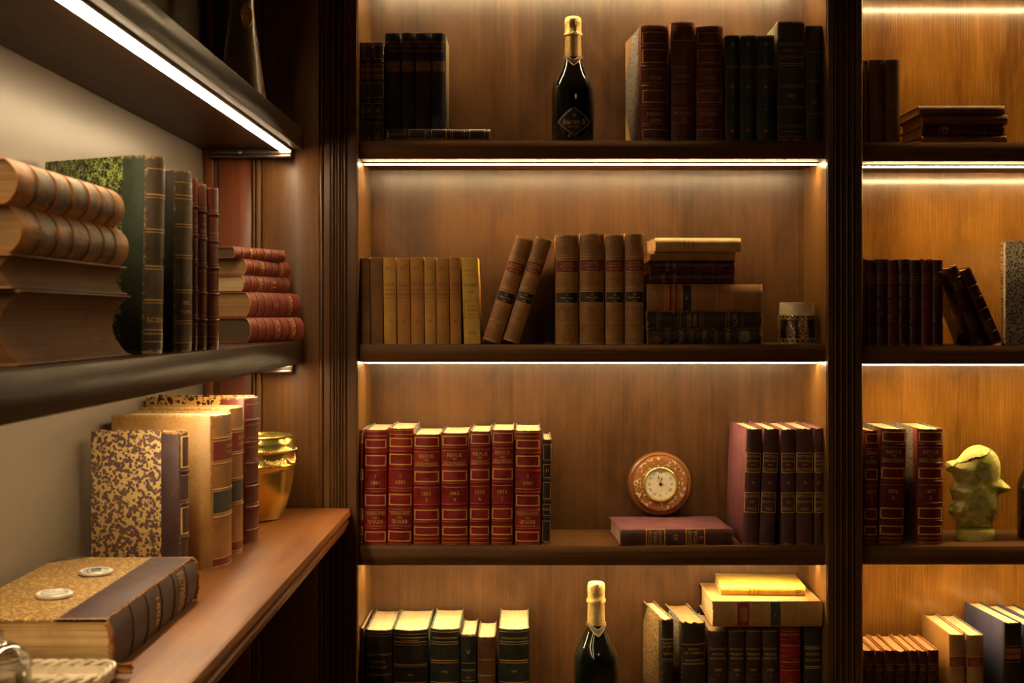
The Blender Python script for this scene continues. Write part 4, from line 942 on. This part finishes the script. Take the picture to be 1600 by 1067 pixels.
m.lathe([(.001, 0), (rj-.004, 0), (rj, .004), (rj, .040), (rj-.002, .044), (rj-.005, .044), (rj-.004, .040), (rj-.004, .006), (.001, .006)], 64); part('body', m, M['glass'], gj, False)
m = MB(); m.lathe([(.001, .0445), (rj-.001, .0445), (rj+.001, .047), (rj, .050), (rj-.003, .056), (rj-.008, .063), (rj-.016, .069), (rj-.020, .0705), (.014, .072), (.011, .076), (.013, .081), (.010, .085), (.001, .087)], 64)
lid = part('lid', m, M['glass'], gj, False)
m = MB()
for k in range(3): m.tube([((rj-.0035-.004*k)*cos(2*pi*i/48), (rj-.0035-.004*k)*sin(2*pi*i/48), .0560+.004*k) for i in range(49)], .0013, 6)
part('lid_rib', m, M['glass'], gj, False, grand=lid)

# ------------------------------------------------------------------ BOTTLES
M['bglass'] = plain('black_green_glass', (.006, .007, .005), .06); M['bglass'].node_tree.nodes['Principled BSDF'].inputs['Coat Weight'].default_value = .6
def foil():
    t = NT('gold_foil'); v = t.obj((1, 1, 1)); n = t.noise(v, 140, 4, .7, 1.0)
    t.set(Base_Color=(.84, .58, .20), Metallic=.6, Roughness=t.mr(n, .3, .7, .34, .52)); t.bump(n, .7, .0025); return t.m
M['foil'] = foil(); M['foils'] = plain('smooth_gold_foil', (.84, .60, .23), .42, .5)
M['blab'] = plain('black_paper_label', (.022, .020, .020), .45); M['ccol'] = plain('grey_black_collar', (.10, .09, .085), .4)
def bottle(px, Y, sh, label, rot=0, h=.2865, face=True):
    r = thing('bottle', label, 'bottle', (PX(px, Y), Y, SHELF[sh]+.0001), (0, 0, rot), 'dark bottles with gold foil necks')
    R = .0482*h/.2865; k = h/.2865
    bp = [(.001, .004), (.030, .003), (R-.004, 0), (R, .005), (R, .118), (R-.001, .126), (R-.0045, .138), (R-.0115, .152), (R-.0195, .167), (R-.0255, .180), (.0195, .192), (.0183, .205), (.0178, .225), (.0175, .246), (.0178, .262), (.0165, .268), (.001, .268)]
    bp = [(a_*(k if a_ < R-.03 else 1), b_*k) for a_, b_ in bp]
    m = MB(); m.lathe(bp, 64); part('glass_body', m, M['bglass'], r, False, ang=1.2)
    m = MB(); m.lathe([(.0187*k+.0006, .186*k), (.0194*k, .1915*k), (.0190*k, .205*k), (.0185*k, .225*k), (.0182*k, .2435*k)], 48, cap=False); part('neck_foil', m, M['foils'], r, False)
    m = MB(); n = 40; rings = []
    for q, (rr, zz) in enumerate(((.0183, .2425), (.0205, .2428), (.0208, .2480), (.0186, .2515), (.0186, .2600), (.0192, .2690), (.0190, .2780), (.0172, .2840), (.0130, .2862), (.001, .2868))):
        rings.append([((rr*k+rnd.uniform(-.0005, .0005)*(2 < q < 9 or q == 1))*cos(2*pi*i/n), (rr*k+rnd.uniform(-.0005, .0005)*(2 < q < 9 or q == 1))*sin(2*pi*i/n), zz*k) for i in range(n)])
    m.loft(rings); part('crown_foil', m, M['foil'], r, False, ang=1.0)
    def rad(z):
        z_ = z
        for (r0, z0_), (r1, z1_) in zip(bp, bp[1:]):
            if z0_ <= z_ <= z1_ and z1_ > z0_: return r0+(r1-r0)*(z_-z0_)/(z1_-z0_)
        return R
    def surf(u, z, off): # u = arc length across the front
        rr = rad(z)+off; an = -pi/2+u/rr; return (rr*cos(an), rr*sin(an), z)
    # crossed collar
    m = MB(); n = 40; rg = []
    for i in range(n+1):
        an = 2*pi*i/n-pi/2; t_ = min(abs(i), n-abs(i))/n*2   # 0 at the front
        lo_ = .172+.020*min(1, t_*3.2); hi = .1875+.011*min(1, t_*3.2)
        rg.append([((rad(z_*k)+o_)*cos(an), (rad(z_*k)+o_)*sin(an), z_*k) for z_, o_ in ((lo_, .0014), ((lo_*2+hi)/3, .0016), ((lo_+2*hi)/3, .0018), (hi, .0020), (hi, .0004), (lo_, .0002))])
    m.loft(rg[:-1]+[rg[0]], caps=False); cl = part('collar', m, M['ccol'], r, False)
    m = MB()
    for o0 in (.0005, .0018):
        for top in (0, 1):
            pts = []
            for i in range(-14, 15):
                t_ = abs(i)/20; z_ = (.172+.020*min(1, t_*3.2)+o0) if not top else (.1875+.011*min(1, t_*3.2)-o0)
                an = -pi/2+2*pi*i/40; rr = rad(z_*k)+.0024; pts.append((rr*cos(an), rr*sin(an), z_*k))
            m.tube(pts, .0003, 4)
    part('collar_line', m, M['gilt'], r, False, grand=cl)
    if face:
        # diamond label
        zc, hz, hu = .0445*k, .0315*k, .0395*k; m = MB(); nn = 16
        def dia(t, s=1.0):  # rounded diamond
            a_ = 2*pi*t; x, z_ = cos(a_), sin(a_); q = (abs(x)**1.06+abs(z_)**1.06)**(1/1.06); return hu*s*x/q, zc+hz*s*z_/q
        ring = [dia(i/64) for i in range(64)]
        rings = []
        for j in range(0, 9):
            s_ = 1-j/8*.98; rings.append([surf(u*s_, zc+(z_-zc)*s_, .0007) for u, z_ in ring])
        rings = [[surf(u, z_, .0001) for u, z_ in ring]]+rings
        m.loft(rings, caps=False); lb = part('label', m, M['blab'], r, False)
        m = MB(); m.tube([surf(*dia(i/64), .0010) for i in range(65)], .00055, 5)
        m.tube([surf(*dia(i/64, .93), .0009) for i in range(65)], .0002, 4); part('label_border', m, M['gilt'], r, False, grand=lb)
        m = MB(); put_text(m, 'Baron B', 0, zc, .0170*k, lambda u, z_: surf(u, z_, .0012), .052*k)
        put_text(m, 'EXTRA BRUT', 0, zc-.0115, .0045*k, lambda u, z_: surf(u, z_, .0012), .03*k); part('lettering', m, M['gilt'], r, False, False, grand=lb)
        m = MB()
        for q in (-2, -1, 0, 1, 2): m.tube([surf(q*.0014, zc+.0125*k, .0012), surf(q*.0019, zc+.0165*k+(.0008 if q % 2 == 0 else 0), .0012)], .0004, 4)
        m.tube([surf(-.0033, zc+.0122*k, .0012), surf(.0033, zc+.0122*k, .0012)], .0006, 4); part('crown_emblem', m, M['gilt'], r, False, grand=lb)
    return r
bottle(895.5, 2.985, 'C1', 'dark sparkling wine bottle with diamond label and gold foil neck, top middle shelf', .02)
bottle(931.5, 2.985, 'C4', 'dark bottle with gold foil neck rising from the lowest middle shelf', .12, h=.2965)
bottle(1624, 3.02, 'R3', 'dark bottle cut by the right edge beside the green head', .3)

# ------------------------------------------------------------------ CLOCK
M['cwood'] = wood('clock_wood', (.13, .048, .012), (.27, .105, .026), 'x', rough=.30, coat=.3)
M['cflake'] = blobs('flaked_gilt_wood', (.58, .44, .27), (.27, .095, .016), (.20, .075, .02), 150, .74, rough=.5)
M['dial'] = plain('aged_dial', (.90, .82, .60), .5); M['dink'] = plain('dial_ink', (.03, .02, .015), .5)
zb = SHELF['C3']+.0348
Yk = 3.112; Rk = .0752
ck = thing('clock', 'small round wooden clock with flaked ring and cream dial', 'clock', (PX(1031.5, Yk), Yk, zb+.0021), (radians(-4), 0, 0))
def ring(m, prof, n=72): # prof: (r, y) lathe about the y axis, centre height Rk
    ann = min(prof[0][0], prof[-1][0]) > .005
    m.loft([[(r_*cos(2*pi*i/n), y_, Rk+r_*sin(2*pi*i/n)) for i in range(n)] for r_, y_ in (prof+prof[:1] if ann else prof)], caps=not ann)
m = MB(); ring(m, [(.001, .026), (Rk-.004, .026), (Rk, .022), (Rk, .006), (Rk-.002, .001), (Rk-.006, -.002), (Rk-.009, -.002), (Rk-.012, -.006), (.036, -.006), (.034, .010), (.001, .010)]); part('case', m, M['cwood'], ck, False, ang=.5)
m = MB(); ring(m, [(.0425, -.006), (.0630, -.006), (.0632, -.009), (.0615, -.0115), (.058, -.0125), (.046, -.0125), (.0425, -.0115)]); m2 = m
part('flaked_ring', m, M['cflake'], ck, False, ang=.6)
m = MB(); n = 72; prof_ = [(.0352, -.010), (.0362, -.0155), (.0385, -.0180), (.0410, -.0165), (.0425, -.0120)]
ring(m, prof_+[(.0425, -.008), (.0352, -.008)]); part('bezel', m, M['brass'], ck, False, ang=.9)
m = MB(); ring(m, [(.001, -.0130), (.0356, -.0130), (.0356, -.006), (.001, -.006)]); dl_ = part('dial', m, M['dial'], ck, False)
m = MB(); fn = lambda x, z_: (x, -.0134, Rk+z_)
for i, s_ in enumerate(('XII', 'I', 'II', 'III', 'IIII', 'V', 'VI', 'VII', 'VIII', 'IX', 'X', 'XI')):
    an = radians(30*i); rr = .0265; put_text(m, s_, rr*sin(an), rr*cos(an), .0078, fn, None, -an)
part('numerals', m, M['dink'], ck, False, False, grand=dl_)
def hand(nm, deg, L, wd, y):
    an = radians(deg); u = (sin(an), cos(an)); v = (cos(an), -sin(an)); m = MB()
    def q(a_, b_): return (u[0]*a_+v[0]*b_, Rk+u[1]*a_+v[1]*b_)
    m.prism([q(-.004, -wd*.4), q(-.004, wd*.4), q(L*.55, wd*.5), q(L*.72, wd*1.5), q(L, 0), q(L*.72, -wd*1.5), q(L*.55, -wd*.5)], 'y', y, y+.0005); part(nm, m, M['dink'], ck, False, False)
hand('hour_hand', 15, .0165, .0011, -.0142); hand('minute_hand', -15.5, .0225, .0009, -.0149)
m = MB(); ring(m, [(.001, -.0156), (.0030, -.0156), (.0036, -.0150), (.0036, -.0130)], 20); part('hub', m, M['dink'], ck, False)
for dx, dz in ((.0445, .0355), (-.0475, -.031)):
    m = MB(); m.loft([[(dx*.95+r_*cos(2*pi*i/14), y_, Rk+dz*.95+r_*sin(2*pi*i/14)) for i in range(14)] for r_, y_ in ((.0032, -.0118), (.0028, -.0131), (.0016, -.0131), (.001, -.0120))]); part('screw', m, M['dink'], ck, False)
m = MB(); ring(m, [(.001, -.0166), (.0352, -.0160), (.0352, -.0166), (.001, -.0174)]); part('crystal', m, M['crystal'], ck, False)

# ------------------------------------------------------------------ LANTERN JAR on the second shelf
M['fili'] = plain('antique_filigree', (.55, .40, .18), .38, .7)
Yj = 2.990; s1 = Yj/F; jr = thing('filigree_jar', 'glass jar with pale screw neck held in brass filigree bands', 'jar', (PX(1245, Yj), Yj, SHELF['C2']+.0001))
rj = 28.0*s1; hb = 45*s1
m = MB(); m.lathe([(.001, 0), (rj-.003, 0), (rj, .003), (rj, hb-.003), (rj-.003, hb), (rj-.005, hb), (rj-.003, hb-.004), (rj-.003, .006), (.001, .005)], 48); part('glass_body', m, M['smoke'], jr, False)
m = MB(); m.lathe([(rj-.004, hb), (rj-.001, hb+.001), (rj-.0015, hb+14*s1), (rj-.0025, hb+16.5*s1), (rj-.0015, hb+17.5*s1), (rj-.0022, hb+19.5*s1), (rj-.005, hb+19.5*s1), (rj-.005, hb+.001), (rj-.004, hb)], 48, cap=False)
nk = part('neck', m, M['frost'], jr, False); 
m = MB(); m.lathe([(.001, hb-.002), (rj-.0065, hb-.002), (rj-.0065, hb+15*s1), (.001, hb+14.5*s1)], 40); part('wax', m, plain('pale_wax', (.62, .52, .36), .5), jr, False)
for zb_, zt_ in ((.0005, 8.5*s1), (hb-7*s1, hb)):
    m = MB(); nlat = 22; ro = rj+.0012
    for z_ in (zb_+.0008, zt_-.0008): m.tube([(ro*cos(2*pi*i/44), ro*sin(2*pi*i/44), z_) for i in range(45)], .0009, 5)
    for i in range(nlat):
        for sg in (1, -1):
            a0 = 2*pi*i/nlat; pts = []
            for q in range(4): an = a0+sg*q/3*2*pi/nlat; pts.append((ro*cos(an), ro*sin(an), zb_+(zt_-zb_)*q/3))
            m.tube(pts, .0007, 4)
    part('filigree_band', m, M['fili'], jr, False)
for a0 in (-pi/2+.12, pi+.1, .05, pi/2):
    m = MB(); ro = rj+.0014
    m.tube([(ro*cos(a0+.02*sin(q)), ro*sin(a0+.02*sin(q)), 8*s1+q*(hb-14*s1)/6) for q in range(7)], .0009, 5)
    for q in range(9):
        for sg in (-1, 1):
            an = a0+sg*(.07+.05*(q % 2)); m.ball((ro*cos(an), ro*sin(an), 9*s1+q*(hb-16*s1)/8), .0019+.0010*(q > 4), 6, (1, 1, 1.3))
            an = a0+sg*(.16+.05*(q % 2)); 
            if q in (1, 4, 5, 6, 7): m.ball((ro*cos(an), ro*sin(an), 9.6*s1+q*(hb-16*s1)/8), .0016, 5)
    part('leafy_strut', m, M['fili'], jr, False)

# ------------------------------------------------------------------ ONYX HEAD
def onyx(name, a_, b_, c_):
    t = NT(name); v = t.obj((1, 1, 1), False); n1 = t.noise(v, 34, 6, .6, 1.2); n2 = t.noise(v, 80, 5, .65, .8)
    c = t.mix(t.mr(n1, .42, .60), a_, b_); br = t.ramp(t.noise(t.obj((1.0, .8, 1.2), False), 30, 5, .6, .8), [(.60, 0.0), (.74, 1.0)])
    c = t.mix(t.math('MULTIPLY', br, .7), c, c_); c = t.mix(t.math('MULTIPLY', t.ramp(n2, [(.60, 0.0), (.70, 1.0)]), .35), c, (.75, .72, .45))
    t.set(Base_Color=c, Roughness=.22); t.b.inputs['Subsurface Weight'].default_value = .12; t.b.inputs['Subsurface Radius'].default_value = (.02, .02, .008); t.b.inputs['Subsurface Scale'].default_value = .5
    return t.m
M['onyx'] = onyx('green_onyx', (.38, .42, .06), (.74, .68, .24), (.52, .21, .05)); M['onyxl'] = onyx('yellow_onyx', (.74, .74, .15), (.85, .80, .30), (.62, .62, .14)); M['vein'] = plain('brown_vein', (.12, .06, .02), .5)
Yh = 3.01; sh_ = Yh/F
hd = thing('stone_head', 'yellow-green carved onyx head in a cap, facing left', 'sculpture', (PX(1524, Yh), Yh, SHELF['R3']+.0001))
bz = 850
def cv(p): return ((p[0]-833)/4.104*sh_, (bz-p[1])/4.104*sh_)
Lf = [(775, 712), (740, 716), (715, 712), (700, 690), (690, 672), (670, 664), (655, 664), (642, 676), (630, 678), (618, 676), (606, 686), (592, 690), (580, 686), (566, 680), (548, 676), (530, 668), (512, 672), (498, 682), (484, 706), (470, 700), (455, 692), (438, 687), (425, 680), (412, 652), (400, 645), (375, 642), (352, 646), (345, 668), (338, 712), (325, 728), (300, 748), (280, 765), (262, 788), (250, 815), (243, 850)]
Rt = [(775, 944), (740, 945), (715, 943), (692, 946), (680, 972), (672, 978), (640, 979), (600, 979), (570, 979), (556, 982), (550, 1015), (540, 1045), (525, 1058), (510, 1053), (490, 1030), (470, 1006), (458, 990), (440, 989), (400, 992), (360, 989), (320, 978), (290, 955), (268, 930), (252, 890), (243, 860)]
def interp(tab, y):
    for (ya, xa), (yb_, xb) in zip(tab, tab[1:]):
        if ya >= y >= yb_: return xa+(xb-xa)*(ya-y)/max(1e-6, ya-yb_)
    return tab[-1][1] if y < tab[-1][0] else tab[0][1]
outl = [(x, y) for y, x in Lf]+[(x, y) for y, x in reversed(Rt)]
def sd(x, y):
    best = 1e9
    for i in range(len(outl)):
        x0, y0 = outl[i]; x1, y1 = outl[(i+1) % len(outl)]; dx, dy = x1-x0, y1-y0; t_ = max(0, min(1, ((x-x0)*dx+(y-y0)*dy)/max(1e-9, dx*dx+dy*dy)))
        best = min(best, (x-x0-t_*dx)**2+(y-y0-t_*dy)**2)
    return sqrt(best)
veinl = [(640, 405), (668, 382), (700, 360), (745, 350), (790, 326), (840, 320), (880, 305), (905, 285), (938, 262), (960, 240), (1100, 230)]
def vein_y(x):
    for (x0, y0), (x1, y1) in zip(veinl, veinl[1:]):
        if x0 <= x <= x1: return y0+(y1-y0)*(x-x0)/(x1-x0)
    return 900 if x < 640 else 200
rows = []; nr, ncol = 84, 36; ys_ = [775-(775-243)*k/nr for k in range(nr+1)]
for y in ys_:
    xl, xr = interp(Lf, y), interp(Rt, y); fr, bk = [], []
    for j in range(ncol+1):
        t_ = .5-.5*cos(pi*j/ncol); x = xl+(xr-xl)*t_; d_ = sd(x, y) if 0 < j < ncol else 0
        q = min(1, d_/105); h = 82*sqrt(max(0, 1-(1-q)**2))
        h *= .72 if y > 690 else 1
        if y < vein_y(x): h += 5*min(1, q*4)
        e = math.exp(-(((x-722)/16)**2+((y-520)/13)**2)); h -= 9*e         # eye socket
        e = math.exp(-(((x-722)/8)**2+((y-522)/6)**2)); h += 6*e           # eye
        e = math.exp(-(((x-850)/20)**2+((y-530)/34)**2)); h += 12*e; e = math.exp(-(((x-852)/9)**2+((y-528)/18)**2)); h -= 10*e   # ear
        h += 3*math.exp(-((y-700-.35*(x-700))/14)**2)*(q > .1)
        X, Z = cv((x, y)); fr.append((X, -h/4.104*sh_, Z)); bk.append((X, h/4.104*sh_, Z))
    rows.append(fr+bk[-2:0:-1])
m = MB(); m.loft(rows); nn_ = len(rows[0])
# cap faces get the lighter stone
fi = 0; mi = []
for k in range(nr):
    for i in range(nn_):
        j = i if i <= ncol else nn_-i
        xl, xr = interp(Lf, ys_[k]), interp(Rt, ys_[k]); x = xl+(xr-xl)*(.5-.5*cos(pi*min(ncol, j+.5)/ncol)); vy = vein_y(x)
        flap = x > 992 and ys_[k] > 455
        mi.append(1 if ys_[k] < vy-5 or flap else (2 if ys_[k] < vy+4 else 0))
m.mi = mi+[0, 1]
part('carved_head', m, [M['onyx'], M['onyxl'], M['vein']], hd, False, ang=1.3)
m = MB(); rg = []
for z_, s_ in ((850, .97), (846, 1.0), (800, 1.0), (786, .985), (779, .94)):
    rg.append([((-1.0+124*s_*cos(2*pi*i/48))/4.104*sh_, 80*s_*sin(2*pi*i/48)/4.104*sh_, (bz-z_)/4.104*sh_) for i in range(48)])
m.loft(rg); part('base', m, M['onyxl'], hd, False)

# ------------------------------------------------------------------ tapered flagon above the upper wall shelf
M['flag'] = plain('smoky_brown_ceramic', (.17, .10, .060), .33); M['ogold'] = plain('old_gold', (.80, .42, .09), .33, .5)
Yv = 2.70; fl = thing('flagon', 'tall tapering brown flagon with gilded mask, half hidden above the upper wall shelf', 'flagon', (PX(378, Yv), Yv, ZT1+.0001))
m = MB(); m.lathe([(.001, 0), (.050, 0), (.0525, .006), (.050, .030), (.0440, .070), (.0370, .120), (.0300, .170), (.0250, .215), (.0230, .250), (.0225, .300), (.0260, .315), (.0260, .322), (.020, .325), (.001, .325)], 56); part('body', m, M['flag'], fl, False, ang=1.0)
m = MB(); zc = (CY-29)/F*Yv+ZC-ZT1; a0 = -pi/2+.55; rr = .0275; ax = Vector((cos(a0), sin(a0), 0)); tx = Vector((-sin(a0), cos(a0), 0)); c0 = ax*rr+Vector((0, 0, zc))
def mp(u, v_, o_): return tuple(c0+tx*u+Vector((0, 0, v_))+ax*o_)
m.loft([[mp(.0125*s_*cos(2*pi*i/28), .0275*s_*(sin(2*pi*i/28)), o_) for i in range(28)] for s_, o_ in ((1, -.006), (1, .001), (.9, .003), (.75, .0035), (.7, .0025), (.02, .0035))])
md = part('mask_medallion', m, M['ogold'], fl, False)
m = MB()
for u, v_, rr_ in ((-.0035, .006, .0022), (.0035, .006, .0022), (0, .0, .0032), (-.004, -.004, .003), (.004, -.004, .003), (0, -.010, .0028), (-.005, .013, .003), (.005, .013, .003), (0, .016, .0035), (-.0075, .004, .0028), (.0075, .004, .0028), (-.0065, -.011, .0025), (.0065, -.011, .0025), (0, -.017, .0026)):
    m.ball(mp(u, v_, .0035), rr_, 7)
part('mask_relief', m, M['ogold'], fl, False, grand=md)
# housing made up for the added fill lamp, unseen behind the camera
cl_ = thing('fill_lamp_fitting', 'small round housing of the added fill lamp behind the viewer', 'light', (.9, -.6, 2.7))
m = MB(); m.lathe([(.001, -.03), (.11, -.03), (.13, -.015), (.13, 0), (.001, 0)], 32); part('housing', m, M['metal'], cl_, False)
